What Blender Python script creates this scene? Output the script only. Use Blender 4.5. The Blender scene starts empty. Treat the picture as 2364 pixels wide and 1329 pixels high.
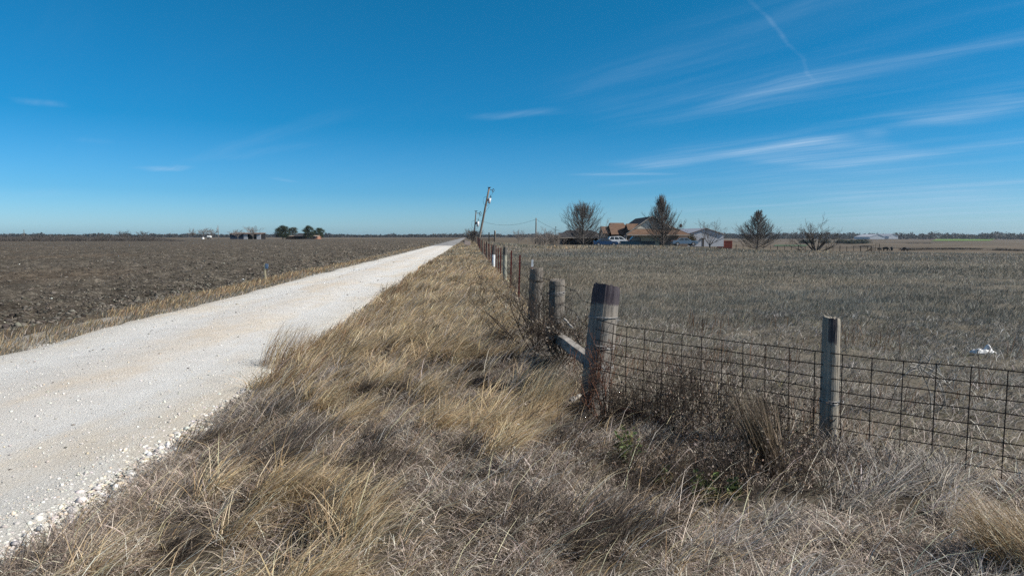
import bpy, math, random
import numpy as np
from mathutils import Vector
R = math.radians
rng = np.random.default_rng(7)
random.seed(7)
sc = bpy.context.scene
COL = sc.collection

# ------------------------------------------------------------------ camera model of the photograph
H, F, CX, CY, HOR = 1.7, 1576.0, 1182.0, 664.5, 546.0
PITCH = math.atan((CY - HOR) / F)
cp, sp = math.cos(PITCH), math.sin(PITCH)
def ray(px, py):
    u, v = (px - CX) / F, (CY - py) / F
    return np.array([u, cp + v * sp, -sp + v * cp])
def at(px, py, Y):
    d = ray(px, py)
    return np.array([0, 0, H]) + d * (Y / d[1])
def ax(px, Y):                       # x of an image column at depth Y
    return at(px, HOR, Y)[0]
def az(py, Y):                       # z of an image row at depth Y
    return at(CX, py, Y)[2]
cam = bpy.data.cameras.new('camera'); co = bpy.data.objects.new('camera', cam); COL.objects.link(co)
co.location = (0, 0, H); co.rotation_euler = (math.pi / 2 - PITCH, 0, 0)
cam.lens = 24; cam.sensor_width = 36; cam.clip_start = 0.05; cam.clip_end = 20000
sc.camera = co

# ------------------------------------------------------------------ noise and terrain
def _h(ix, iy, seed):
    h = (ix.astype(np.int64) * 374761393 + iy.astype(np.int64) * 668265263 + seed * 974711 + 12345) & 0x7fffffff
    h = ((h ^ (h >> 13)) * 1274126177) & 0x7fffffff
    h = ((h ^ (h >> 16)) * 374761393) & 0x7fffffff
    return ((h >> 7) & 0xffff) / 65535.0
def vn(x, y, seed=0):
    x = np.asarray(x, float); y = np.asarray(y, float)
    ix, iy = np.floor(x), np.floor(y)
    fx, fy = x - ix, y - iy
    fx = fx * fx * (3 - 2 * fx); fy = fy * fy * (3 - 2 * fy)
    a, b = _h(ix, iy, seed), _h(ix + 1, iy, seed)
    c, d = _h(ix, iy + 1, seed), _h(ix + 1, iy + 1, seed)
    return (a * (1 - fx) + b * fx) * (1 - fy) + (c * (1 - fx) + d * fx) * fy
def fbm(x, y, seed=0, o=4):
    r, a, s = 0, 0.5, 0
    for k in range(o):
        r = r + a * vn(x * 2 ** k, y * 2 ** k, seed + k); s += a; a *= 0.5
    return r / s
def ss(a, b, x):
    t = np.clip((np.asarray(x, float) - a) / (b - a), 0, 1)
    return t * t * (3 - 2 * t)
RD = np.array([-0.0646, 0.99791]); RR = np.array([0.99791, 0.0646])
def ts(x, y):  return x * RR[0] + y * RR[1], x * RD[0] + y * RD[1]
def xy(t, s):  return t * RR[0] + s * RD[0], t * RR[1] + s * RD[1]
RL, RRT = -6.75, -2.55               # road edges (t)
def gh(x, y):
    x = np.asarray(x, float); y = np.asarray(y, float)
    t, s = ts(x, y)
    D = np.hypot(x, y); a = np.degrees(np.arctan2(x, y))
    w = ss(11, 21, a) * (1 - ss(70, 110, a))
    z = w * np.interp(D, [0, 62, 145, 245, 500, 800, 1400, 1800, 3000], [0, 0, -1.15, -3.1, -4.8, -4.8, -3.5, -3.0, -2])
    z = z + 0.45 * ss(35, 115, s) * ss(-2.1, 0.6, t) * (1 - ss(3, 12, t)) * (1 - ss(230, 330, s))
    near = 1 - ss(25, 60, D)
    verge = ss(-2.4, -1.4, t) * near
    z = z + verge * (0.24 * (fbm(x * 1.25, y * 1.25, 3) - 0.45) + 0.07 * (fbm(x * 4, y * 4, 7, 2) - .5) + 0.03)
    z = z + ss(-2.35, -1.2, t) * (1 - ss(0.4, 1.3, t)) * 0.05 * (1 - ss(30, 60, s))
    z = z - 0.27 * np.exp(-((x - 0.85) ** 2 + (y - 6.75) ** 2) / 0.8)
    z = z - 0.22 * np.exp(-((x - 1.3) ** 2 + (y - 4.9) ** 2) / 0.4)
    return z
def g(x, y): return float(gh(x, y))

# ------------------------------------------------------------------ materials
def nd(nt, t, **k):
    n = nt.nodes.new('ShaderNode' + t)
    for a, b in k.items(): setattr(n, a, b)
    return n
def new_mat(name):
    m = bpy.data.materials.new(name); m.use_nodes = True
    nt = m.node_tree; b = nt.nodes['Principled BSDF']
    return m, nt, b
def ramp(nt, fac, stops, interp='LINEAR'):
    r = nd(nt, 'ValToRGB'); cr = r.color_ramp; cr.interpolation = interp
    while len(cr.elements) < len(stops): cr.elements.new(0.5)
    for e, (p, c) in zip(cr.elements, stops):
        e.position = p; e.color = (*c, 1)
    nt.links.new(fac, r.inputs['Fac']); return r
def noise(nt, scale, detail=6, rough=0.6, stretch=(1, 1, 1), coord='Object', dist=0.0):
    tc = nd(nt, 'TexCoord'); mp = nd(nt, 'Mapping'); mp.inputs['Scale'].default_value = stretch
    nt.links.new(tc.outputs[coord], mp.inputs['Vector'])
    n = nd(nt, 'TexNoise'); n.inputs['Scale'].default_value = scale; n.inputs['Detail'].default_value = detail
    n.inputs['Roughness'].default_value = rough; n.inputs['Distortion'].default_value = dist
    nt.links.new(mp.outputs[0], n.inputs['Vector']); return n
def mixc(nt, fac, a, b, mode='MIX'):
    m = nd(nt, 'MixRGB'); m.blend_type = mode
    for s, v in ((m.inputs[0], fac), (m.inputs[1], a), (m.inputs[2], b)):
        if hasattr(v, 'is_linked') or hasattr(v, 'links'): nt.links.new(v, s)
        else: s.default_value = v if isinstance(v, (int, float)) else (*v, 1)
    return m.outputs[0]
def pmat(name, stops, scale=4, detail=6, rough=0.85, stretch=(1, 1, 1), bump=0, bscale=None, spec=0.2, metal=0, dist=0.0):
    m, nt, b = new_mat(name)
    if isinstance(stops[0], (int, float)): stops = [(0.3, tuple(c * 0.8 for c in stops)), (0.7, tuple(min(1, c * 1.15) for c in stops))]
    n = noise(nt, scale, detail, 0.6, stretch, dist=dist)
    r = ramp(nt, n.outputs['Fac'], stops)
    nt.links.new(r.outputs[0], b.inputs['Base Color'])
    b.inputs['Roughness'].default_value = rough; b.inputs['Specular IOR Level'].default_value = spec; b.inputs['Metallic'].default_value = metal
    if bump:
        bn = noise(nt, bscale or scale * 3, 8, 0.65, stretch); bp = nd(nt, 'Bump'); bp.inputs['Strength'].default_value = 1
        bp.inputs['Distance'].default_value = bump
        nt.links.new(bn.outputs['Fac'], bp.inputs['Height']); nt.links.new(bp.outputs[0], b.inputs['Normal'])
    return m
def colmat(name, trans=0.35, rough=0.7, spec=0.25):     # per-blade colour from the mesh attribute, part light let through
    m, nt, b = new_mat(name)
    a = nd(nt, 'Attribute'); a.attribute_name = 'col'
    nt.links.new(a.outputs['Color'], b.inputs['Base Color'])
    b.inputs['Roughness'].default_value = rough; b.inputs['Specular IOR Level'].default_value = spec
    if trans:
        tl = nd(nt, 'BsdfTranslucent'); nt.links.new(a.outputs['Color'], tl.inputs['Color'])
        mx = nd(nt, 'MixShader'); mx.inputs[0].default_value = trans
        out = nt.nodes['Material Output']
        nt.links.new(b.outputs[0], mx.inputs[1]); nt.links.new(tl.outputs[0], mx.inputs[2]); nt.links.new(mx.outputs[0], out.inputs['Surface'])
    return m
def glassmat(name, c=(0.02, 0.025, 0.03)):
    m, nt, b = new_mat(name); n = noise(nt, 2, 2)
    r = ramp(nt, n.outputs['Fac'], [(0.3, c), (0.7, tuple(v * 1.5 for v in c))])
    nt.links.new(r.outputs[0], b.inputs['Base Color']); b.inputs['Roughness'].default_value = 0.08; b.inputs['Specular IOR Level'].default_value = 0.6
    return m

# ------------------------------------------------------------------ object helpers
ORG = {}
def tag(o, label=None, cat=None, group=None, kind=None):
    if label: o['label'] = label
    if cat: o['category'] = cat
    if group: o['group'] = group
    if kind: o['kind'] = kind
    return o
def thing(name, label, cat, loc, group=None):
    o = bpy.data.objects.new(name, None); COL.objects.link(o); o.location = tuple(loc); o.empty_display_size = 0.3
    ORG[o.name] = np.array(loc, float)
    return tag(o, label, cat, group)
def meshobj(name, V, faces, mat, parent=None, at=None, smooth=False, col=None, rot=None):
    """V in world metres (or local to `at` when rot is given)"""
    V = np.asarray(V, float)
    par = ORG[parent.name] if parent is not None else np.zeros(3)
    org = np.array(at, float) if at is not None else par
    me = bpy.data.meshes.new(name)
    if rot is None: V = V - org
    if isinstance(faces, tuple):                        # (flat loop array, sizes array)
        loops, sizes = faces
        me.vertices.add(len(V)); me.vertices.foreach_set('co', V.astype(np.float32).ravel())
        me.loops.add(len(loops)); me.loops.foreach_set('vertex_index', np.asarray(loops, np.int32))
        me.polygons.add(len(sizes))
        st = np.concatenate([[0], np.cumsum(sizes)[:-1]]).astype(np.int32)
        me.polygons.foreach_set('loop_start', st)
        me.update(calc_edges=True)
    else:
        me.from_pydata([tuple(v) for v in V], [], [tuple(f) for f in faces]); me.update()
    if smooth: me.polygons.foreach_set('use_smooth', np.ones(len(me.polygons), bool))
    if col is not None:
        a = me.attributes.new('col', 'FLOAT_COLOR', 'POINT')
        c4 = np.ones((len(V), 4), np.float32); c4[:, :3] = col
        a.data.foreach_set('color', c4.ravel())
    if mat: me.materials.append(mat)
    o = bpy.data.objects.new(name, me); COL.objects.link(o)
    o.location = tuple(org - par)
    if rot is not None: o.rotation_euler = rot
    if parent is not None: o.parent = parent
    ORG[o.name] = org
    return o
class MB:
    def __init__(s): s.v = []; s.f = []
    def add(s, vs, fs):
        n = len(s.v); s.v += [tuple(map(float, p)) for p in vs]; s.f += [tuple(i + n for i in f) for f in fs]; return s
    def box(s, c, d, rz=0.0, ry=0.0):
        pts = []
        for x, y, z in ((-1,-1,-1),(1,-1,-1),(1,1,-1),(-1,1,-1),(-1,-1,1),(1,-1,1),(1,1,1),(-1,1,1)):
            p = [x * d[0] / 2, y * d[1] / 2, z * d[2] / 2]
            p = [p[0] * math.cos(ry) + p[2] * math.sin(ry), p[1], -p[0] * math.sin(ry) + p[2] * math.cos(ry)]
            p = [p[0] * math.cos(rz) - p[1] * math.sin(rz), p[0] * math.sin(rz) + p[1] * math.cos(rz), p[2]]
            pts.append([p[i] + c[i] for i in range(3)])
        return s.add(pts, [(0,3,2,1),(4,5,6,7),(0,1,5,4),(1,2,6,5),(2,3,7,6),(3,0,4,7)])
    def bx(s, a, b):
        return s.box([(a[i] + b[i]) / 2 for i in range(3)], [abs(b[i] - a[i]) for i in range(3)])
    def slab(s, poly, th):                              # planar polygon given a thickness along its normal (downwards)
        p = [Vector(q) for q in poly]; n = Vector((0, 0, 0))
        for i in range(len(p)): n += p[i].cross(p[(i + 1) % len(p)])
        n.normalize()
        if n.z < 0: p.reverse(); n = -n
        k = len(p); q = [v - n * th for v in p]
        return s.add([tuple(v) for v in p + q], [tuple(range(k)), tuple(range(2 * k - 1, k - 1, -1))] + [(i, k + i, k + (i + 1) % k, (i + 1) % k) for i in range(k)])
    def extr(s, poly, d):                               # polygon swept by vector d
        k = len(poly); q = [tuple(p[i] + d[i] for i in range(3)) for p in poly]
        return s.add(list(poly) + q, [tuple(range(k - 1, -1, -1)), tuple(range(k, 2 * k))] + [(i, (i + 1) % k, k + (i + 1) % k, k + i) for i in range(k)])
    def tube(s, pts, rad, n=6, cap=True):
        P = [Vector(p) for p in pts]
        if isinstance(rad, (int, float)): rad = [rad] * len(P)
        vs, fs = [], []
        for i, p in enumerate(P):
            d = (P[min(i + 1, len(P) - 1)] - P[max(i - 1, 0)]).normalized()
            u = d.cross(Vector((0, 0, 1)) if abs(d.z) < 0.9 else Vector((1, 0, 0))).normalized(); w = d.cross(u)
            for k in range(n):
                a = 2 * math.pi * k / n; vs.append(tuple(p + (u * math.cos(a) + w * math.sin(a)) * rad[i]))
        for i in range(len(P) - 1):
            for k in range(n): fs.append((i * n + k, i * n + (k + 1) % n, (i + 1) * n + (k + 1) % n, (i + 1) * n + k))
        if cap: fs += [tuple(range(n - 1, -1, -1)), tuple(range((len(P) - 1) * n, len(P) * n))]
        return s.add(vs, fs)
    def ball(s, c, r, n=8, m=6):
        if isinstance(r, (int, float)): r = (r, r, r)
        vs, fs = [], []
        for i in range(m + 1):
            th = math.pi * i / m
            for k in range(n):
                a = 2 * math.pi * k / n; vs.append((c[0] + r[0] * math.sin(th) * math.cos(a), c[1] + r[1] * math.sin(th) * math.sin(a), c[2] + r[2] * math.cos(th)))
        for i in range(m):
            for k in range(n): fs.append((i * n + k, (i + 1) * n + k, (i + 1) * n + (k + 1) % n, i * n + (k + 1) % n))
        return s.add(vs, fs)
    def build(s, name, mat, parent=None, smooth=False, **k):
        return meshobj(name, np.array(s.v), s.f, mat, parent, smooth=smooth, **k)

# ------------------------------------------------------------------ sheets of ground
def grid_sheet(name, tv, sv, zf, mat, **k):
    T, S = np.meshgrid(tv, sv); X, Y = xy(T, S); Z = zf(X, Y, T, S)
    V = np.stack([X.ravel(), Y.ravel(), Z.ravel()], 1)
    nt, ns = len(tv), len(sv)
    i = np.arange(nt - 1)[None, :] + nt * np.arange(ns - 1)[:, None]
    q = np.stack([i, i + 1, i + nt + 1, i + nt], -1).reshape(-1)
    return meshobj(name, V, (q, np.full((nt - 1) * (ns - 1), 4)), mat, smooth=True, **k)
def geo(a, b, n): return np.geomspace(a, b, n)
SUNAZ, SUNEL = 103.0, 38.0

mg, nt, b = new_mat('soil_and_thatch')
n1 = noise(nt, 0.012, 8, 0.68, stretch=(0.6, 1.6, 1)); n2 = noise(nt, 1.3, 10, 0.7); n3 = noise(nt, 0.004, 4, 0.5, stretch=(1, 2.2, 1))
near = ramp(nt, n2.outputs['Fac'], [(0.3, (0.035, 0.029, 0.023)), (0.5, (0.08, 0.068, 0.053)), (0.68, (0.17, 0.145, 0.115))])  # soil blackened so the gaps between clumps carry deep shade
farc = ramp(nt, n1.outputs['Fac'], [(0.3, (0.062, 0.052, 0.039)), (0.46, (0.10, 0.082, 0.062)), (0.56, (0.17, 0.138, 0.102)), (0.66, (0.085, 0.08, 0.05))])
tc = nd(nt, 'TexCoord'); ln = nd(nt, 'VectorMath', operation='LENGTH'); nt.links.new(tc.outputs['Object'], ln.inputs[0])
mr = nd(nt, 'MapRange'); mr.inputs['From Min'].default_value = 40; mr.inputs['From Max'].default_value = 140; nt.links.new(ln.outputs['Value'], mr.inputs['Value'])
th = nd(nt, 'Attribute'); th.attribute_name = 'thatch'
thc = ramp(nt, n2.outputs['Fac'], [(0.3, (0.085, 0.075, 0.06)), (0.5, (0.145, 0.129, 0.102)), (0.68, (0.22, 0.195, 0.156))])
du = nd(nt, 'Attribute'); du.attribute_name = 'dust'
duc = ramp(nt, n2.outputs['Fac'], [(0.3, (0.30, 0.28, 0.25)), (0.5, (0.46, 0.44, 0.40)), (0.68, (0.58, 0.56, 0.52))])
nr2 = mixc(nt, th.outputs['Fac'], near.outputs[0], thc.outputs[0]); nr2 = mixc(nt, du.outputs['Fac'], nr2, duc.outputs[0])
c = mixc(nt, mr.outputs[0], nr2, farc.outputs[0])
nt.links.new(c, b.inputs['Base Color']); b.inputs['Roughness'].default_value = 1; b.inputs['Specular IOR Level'].default_value = 0.05
bp = nd(nt, 'Bump'); bp.inputs['Distance'].default_value = 0.04; nt.links.new(n2.outputs['Fac'], bp.inputs['Height']); nt.links.new(bp.outputs[0], b.inputs['Normal'])
tv = np.unique(np.concatenate([-geo(9.2, 3300, 60)[::-1], np.arange(-9, -2.5, 0.5), np.arange(-2.5, 8, 0.2), geo(8, 3300, 90)]))
sv = np.unique(np.concatenate([-geo(1, 3300, 20)[::-1], np.arange(0, 14, 0.2), geo(14, 3300, 150)]))
def zg(X, Y, T, S):
    return gh(X, Y) - 0.06 * (1 - ss(-2.75, -2.3, T)) * (1 - ss(100, 300, np.abs(S)))
ground = tag(grid_sheet('ground', tv, sv, zg, mg), 'dry brown pasture ground', None, None, 'structure')

gv = np.empty(len(ground.data.vertices) * 3, np.float32); ground.data.vertices.foreach_get('co', gv); gv = gv.reshape(-1, 3)
ga = ground.data.attributes.new('thatch', 'FLOAT', 'POINT'); gt_, _ = ts(gv[:, 0], gv[:, 1])
ga.data.foreach_set('value', (np.where(gv[:, 1] > 7.05, ss(1.3, 1.9, gt_), ss(0.0, 0.6, gv[:, 1] - np.interp(gv[:, 0], [-5, 1.0, 2.48, 4.4, 30], [9.5, 7.1, 5.3, 3.85, -20]))) * ss(1.0, 1.4, gt_)).astype(np.float32))
gd = ground.data.attributes.new('dust', 'FLOAT', 'POINT'); _, gs_ = ts(gv[:, 0], gv[:, 1])
gd.data.foreach_set('value', (1 - ss(-2.45, -2.1, gt_ + .16 * (fbm(gs_ * 1.3, gs_ * 0, 401) - .5))).astype(np.float32) * (gt_ > -9).astype(np.float32) * ss(-9, -6.6, gt_).astype(np.float32))
# white limestone road
mr_, nt, b = new_mat('crushed_limestone')
na = noise(nt, 55, 8, 0.7); nb = noise(nt, 0.55, 6, 0.6, stretch=(1.6, 0.5, 1)); nc = noise(nt, 14, 5, 0.7)
ca = ramp(nt, na.outputs['Fac'], [(0.3, (0.44, 0.43, 0.405)), (0.46, (0.595, 0.582, 0.55)), (0.7, (0.69, 0.677, 0.645))])
cb = ramp(nt, nb.outputs['Fac'], [(0.48, (1, 1, 1)), (0.62, (1.0, 0.93, 0.84)), (0.7, (1, 0.965, 0.93))])
c = mixc(nt, 1.0, ca.outputs[0], cb.outputs[0], 'MULTIPLY')
cc = ramp(nt, nc.outputs['Fac'], [(0.26, (0.62, 0.60, 0.56)), (0.36, (1, 1, 1))])
c = mixc(nt, 1.0, c, cc.outputs[0], 'MULTIPLY')
vo = nd(nt, 'TexVoronoi'); vo.inputs['Scale'].default_value = 9.0; tcv = nd(nt, 'TexCoord'); nt.links.new(tcv.outputs['Object'], vo.inputs['Vector'])
vr = ramp(nt, vo.outputs['Distance'], [(0.045, (0.45, 0.43, 0.4)), (0.085, (1, 1, 1))])
ne = noise(nt, 2.2, 5, 0.65); ce = ramp(nt, ne.outputs['Fac'], [(0.35, (0.95, 0.945, 0.94)), (0.6, (1.03, 1.03, 1.03))])
c = mixc(nt, 1, c, ce.outputs[0], 'MULTIPLY')
uvm = nd(nt, 'UVMap'); uvs = nd(nt, 'SeparateXYZ'); nt.links.new(uvm.outputs[0], uvs.inputs[0])
nw = nd(nt, 'Math', operation='MULTIPLY_ADD'); nt.links.new(nb.outputs['Fac'], nw.inputs[0]); nw.inputs[1].default_value = 0.16
nu = nd(nt, 'Math', operation='SUBTRACT'); nt.links.new(uvs.outputs['X'], nu.inputs[0]); nu.inputs[1].default_value = 0.08; nt.links.new(nu.outputs[0], nw.inputs[2])
cu = ramp(nt, nw.outputs[0], [(0.0, (0.86, 0.84, 0.80)), (0.13, (0.97, 0.96, 0.94)), (0.26, (1.04, 1.045, 1.05)), (0.38, (0.98, 0.965, 0.95)), (0.50, (0.97, 0.935, 0.895)), (0.62, (0.99, 0.975, 0.96)), (0.76, (1.04, 1.045, 1.05)), (0.88, (0.97, 0.965, 0.95)), (1.0, (0.84, 0.83, 0.80))])
c = mixc(nt, 1, c, cu.outputs[0], 'MULTIPLY')
nt.links.new(mixc(nt, 0.8, c, vr.outputs[0], 'MULTIPLY'), b.inputs['Base Color'])
b.inputs['Roughness'].default_value = 0.95; b.inputs['Specular IOR Level'].default_value = 0.1
bp = nd(nt, 'Bump'); bp.inputs['Distance'].default_value = 0.02; nt.links.new(na.outputs['Fac'], bp.inputs['Height']); nt.links.new(bp.outputs[0], b.inputs['Normal'])
def zroad(X, Y, T, S):
    u = (T - RL) / (RRT - RL)
    return 0.01 + 0.05 * np.sin(np.pi * np.clip(u, 0, 1)) - 0.02 * np.exp(-((u - 0.26) / 0.1) ** 2) - 0.02 * np.exp(-((u - 0.74) / 0.1) ** 2) + 0.012 * fbm(X * 1.5, Y * 1.5, 9) * (np.abs(S) < 60)
def road(name, s0, s1, n, mat, lab):
    tv = np.linspace(0, 1, 25); sv = np.unique(np.concatenate([np.linspace(s0, min(s1, 40), n), geo(max(s0, 40), s1, 60)]) if s0 < 40 else geo(s0, s1, 50))
    U, S = np.meshgrid(tv, sv)
    l = RL + 0.45 * (fbm(S * 0.35, S * 0, 21) - 0.5) + 0.2 * (vn(S * 1.7, S * 0, 22) - .5); r = RRT + 0.10 + 0.12 * (fbm(S * 0.5, S * 0, 23) - 0.5)
    T = l + (r - l) * U; X, Y = xy(T, S); Z = zroad(X, Y, T, S) - 0.035 * ss(0.955, 1.0, U) - 0.02 * ss(0.03, 0.0, U)
    V = np.stack([X.ravel(), Y.ravel(), Z.ravel()], 1); k = len(tv)
    i = np.arange(k - 1)[None, :] + k * np.arange(len(sv) - 1)[:, None]
    q = np.stack([i, i + 1, i + k + 1, i + k], -1).reshape(-1)
    o = meshobj(name, V, (q, np.full((k - 1) * (len(sv) - 1), 4)), mat, smooth=True)
    uv = o.data.uv_layers.new(name='UVMap'); W_ = np.stack([U.ravel(), S.ravel() * .1], 1)[q]; uv.data.foreach_set('uv', W_.astype(np.float32).ravel())
    return tag(o, lab, None, None, 'structure')
road('gravel_road', -30, 125, 160, mr_, 'white crushed limestone road')
road('paved_road', 125, 900, 40, pmat('old_asphalt', [(0.35, (0.20, 0.195, 0.19)), (0.65, (0.30, 0.29, 0.275))], 0.4, 6, 0.9), 'grey stretch of road beyond the white gravel')

# ploughed field
mf, nt, b = new_mat('ploughed_clay')
n1 = noise(nt, 7, 10, 0.72); n2 = noise(nt, 0.12, 5, 0.6, stretch=(1, 0.5, 1)); n3 = noise(nt, 1.1, 9, 0.78, stretch=(1, 0.55, 1))
mf_mix = mixc(nt, 0.5, n1.outputs['Fac'], n3.outputs['Fac'])
ca = ramp(nt, mf_mix, [(0.37, (0.017, 0.0145, 0.0115)), (0.45, (0.068, 0.059, 0.048)), (0.54, (0.116, 0.101, 0.082)), (0.62, (0.24, 0.212, 0.172))])
cb = ramp(nt, n2.outputs['Fac'], [(0.3, (0.85, 0.86, 0.84)), (0.5, (1, 1, 1)), (0.7, (1.12, 1.03, 0.96))])
nt.links.new(mixc(nt, 1, ca.outputs[0], cb.outputs[0], 'MULTIPLY'), b.inputs['Base Color'])
b.inputs['Roughness'].default_value = 1; b.inputs['Specular IOR Level'].default_value = 0.05
bp = nd(nt, 'Bump'); bp.inputs['Distance'].default_value = 0.22; nt.links.new(mf_mix, bp.inputs['Height']); nt.links.new(bp.outputs[0], b.inputs['Normal'])
tv = np.unique(np.concatenate([-geo(7.9, 60, 330)[::-1], -geo(60, 460, 60)[::-1]]))
sv = np.unique(np.concatenate([np.linspace(-20, 6, 60), geo(6, 90, 480), geo(90, 430, 80)]))
def zfield(X, Y, T, S):
    D = np.hypot(X, Y); k = np.clip(D / 14, 0.8, 5)
    e = ss(7.95, 8.6, -T + 0.35 * (fbm(S * 0.4, S * 0, 5) - .5))
    rid = fbm(X * 3.2 / np.sqrt(k), Y * 3.2 / np.sqrt(k), 11, 5)
    return -0.05 + 0.06 * ss(7.9, 8.2, -T) + e * 0.035 * np.sin((T + 0.25 * fbm(X * .5, Y * .5, 17)) * 6.9) * (np.hypot(X, Y) < 70) + e * (0.30 * np.clip(rid - 0.36, 0, 1) + 0.05 * fbm(X * 11, Y * 11, 13, 2))
tag(grid_sheet('ploughed_field', tv, sv, zfield, mf), 'dark ploughed field left of the road', None, None, 'structure')

# far green crop strip
def patch(name, pts, mat, lab, dz=0.25):
    c = np.mean(pts, 0); V = []
    n = 40; P = np.array(pts)
    a = np.linspace(0, 1, n)
    A = P[0][None] + (P[1] - P[0])[None] * a[:, None]; B = P[3][None] + (P[2] - P[3])[None] * a[:, None]
    k = 12
    for j in range(k + 1):
        L = A + (B - A) * (j / k)
        wob = 0.06 * np.linalg.norm(P[1] - P[0]) * (fbm(a * 6, a * 0 + j * 0.2, 31) - .5) * (1 if j in (0, k) else 0)
        L = L + np.stack([wob * 0, wob], 1)
        V.append(np.stack([L[:, 0], L[:, 1], gh(L[:, 0], L[:, 1]) + dz], 1))
    V = np.concatenate(V)
    i = np.arange(n - 1)[None, :] + n * np.arange(k)[:, None]
    q = np.stack([i, i + 1, i + n + 1, i + n], -1).reshape(-1)
    return tag(meshobj(name, V, (q, np.full((n - 1) * k, 4)), mat, smooth=True), lab, None, None, 'structure')
mgreen = pmat('winter_crop', [(0.3, (0.10, 0.17, 0.045)), (0.7, (0.16, 0.24, 0.07))], 0.02, 5, 1, spec=0.05)
def gpt(px, D): return np.array([ax(px, D), D])
patch('green_field', [gpt(2150, 900), gpt(2285, 900), gpt(2300, 1350), gpt(2165, 1350)], mgreen, 'bright green crop field far right', 0.4)
patch('green_strip', [gpt(1785, 440), gpt(1860, 440), gpt(1868, 520), gpt(1790, 520)], pmat('pale_crop', [(0.3, (0.06, 0.10, 0.05)), (0.7, (0.09, 0.125, 0.065))], 0.03, 4, 1), 'thin green strip behind the bare trees', 0.3)
patch('pale_track', [gpt(2180, 62), gpt(2700, 70), gpt(2700, 72.5), gpt(2180, 63.6)], pmat('pale_dust', (0.36, 0.31, 0.25), 1), 'pale vehicle track in the pasture', 0.1)

# ------------------------------------------------------------------ grass blades
def blades(P, L, W, phi, th0, th1, col, psi=None, NS=3):
    """ribbon blades; P roots (N,3); returns V, loops, sizes, col"""
    N = len(P); psi = rng.uniform(0, math.pi, N) if psi is None else psi
    wv = np.stack([np.cos(psi), np.sin(psi), np.zeros(N)], 1)
    pts = np.zeros((N, 2 * NS + 1, 3)); p = P.copy()
    for k in range(NS + 1):
        f = k / NS
        if k < NS:
            hw = (W * (1 - 0.45 * f) / 2)[:, None] * wv
            pts[:, 2 * k] = p - hw; pts[:, 2 * k + 1] = p + hw
        else: pts[:, 2 * NS] = p
        th = th0 + (th1 - th0) * (k + 0.5) / NS
        d = np.stack([np.sin(th) * np.cos(phi), np.sin(th) * np.sin(phi), np.cos(th)], 1)
        p = p + d * (L / NS)[:, None]
    base = (np.arange(N) * (2 * NS + 1))[:, None]
    pat = []
    for k in range(NS - 1): pat += [2 * k, 2 * k + 1, 2 * k + 3, 2 * k + 2]
    pat += [2 * NS - 2, 2 * NS - 1, 2 * NS]
    loops = (base + np.array(pat)[None]).ravel()
    sizes = np.tile([4] * (NS - 1) + [3], N)
    return pts.reshape(-1, 3), loops, sizes, np.repeat(col, 2 * NS + 1, 0)
def join(parts):
    V, Lp, S, C = [], [], [], []; o = 0
    for v, l, s, c in parts:
        V.append(v); Lp.append(l + o); S.append(s); C.append(c); o += len(v)
    return np.concatenate(V), (np.concatenate(Lp), np.concatenate(S)), np.concatenate(C)
def palette(n, cols, w=None, var=0.18):
    cols = np.array(cols); i = rng.choice(len(cols), n, p=w)
    return np.clip(cols[i] * (1 + rng.normal(0, var, (n, 1))) * (1 + rng.normal(0, 0.03, (n, 3))), 0.01, 0.9)
GOLD = [(0.58, 0.45, 0.265), (0.48, 0.36, 0.21), (0.70, 0.58, 0.39), (0.36, 0.25, 0.135)]
GREY = [(0.44, 0.39, 0.34), (0.30, 0.26, 0.222), (0.64, 0.585, 0.52), (0.15, 0.125, 0.103)]  # last tone puts shadow between the blades into their colour
DARK = [(0.10, 0.08, 0.064), (0.15, 0.118, 0.09), (0.21, 0.165, 0.125), (0.07, 0.057, 0.047)]  # dead broadleaf patches, also painting darker hollows between the mounds
OLIVE = [(0.205, 0.19, 0.15), (0.25, 0.23, 0.185), (0.30, 0.275, 0.225), (0.165, 0.155, 0.12)]
RUST = [(0.20, 0.10, 0.05), (0.27, 0.15, 0.08), (0.15, 0.08, 0.045)]
def patchy(x, y, col):
    a = fbm(x * 0.45, y * 0.45, 201, 3)[:, None]; b_ = fbm(x * 0.12, y * 0.12, 203, 3)[:, None]
    return np.clip(col * (0.66 + 0.68 * a) * (1 + (b_ - .5) * np.array([[0.75, 0.5, 0.25]]) + (fbm(x * 0.03, y * 0.05, 205, 3)[:, None] - .5) * .5), 0.01, .9)
def wid(D, k=1.0): return np.maximum(0.0042, D * 0.00074) * k
def sample(n, tr, sr, power=1.0):
    """roots thinning out with distance (about 1/d^2 per square metre)"""
    t = rng.uniform(*tr, n); s = geo_u = np.exp(rng.uniform(math.log(sr[0]), math.log(sr[1]), n))
    return t, s
def fenceside(x, y):                 # > 0 on the pasture side of the mesh fence
    # left stretch from post 1 to post 4, right stretch onwards
    y1 = np.interp(x, [-5, 1.0, 2.48, 4.4, 30], [9.5, 7.1, 5.3, 3.85, -20])
    t, _ = ts(x, y)
    return np.where(y > 7.05, t - 1.42, y - y1)
WIND = 0.12
def put(t, s): 
    x, y = xy(t, s); return x, y, gh(x, y)

def hollow(x, y): return np.clip(np.exp(-(((x - 1.2) / 0.48) ** 2 + ((y - 4.85) / 0.45) ** 2)) + np.exp(-(((x - 0.72) / 0.42) ** 2 + ((y - 6.45) / 0.5) ** 2)) + 0.5 * np.exp(-(((x - 1.75) / 0.3) ** 2 + ((y - 3.75) / 0.2) ** 2)), 0, 1)
parts = []
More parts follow.
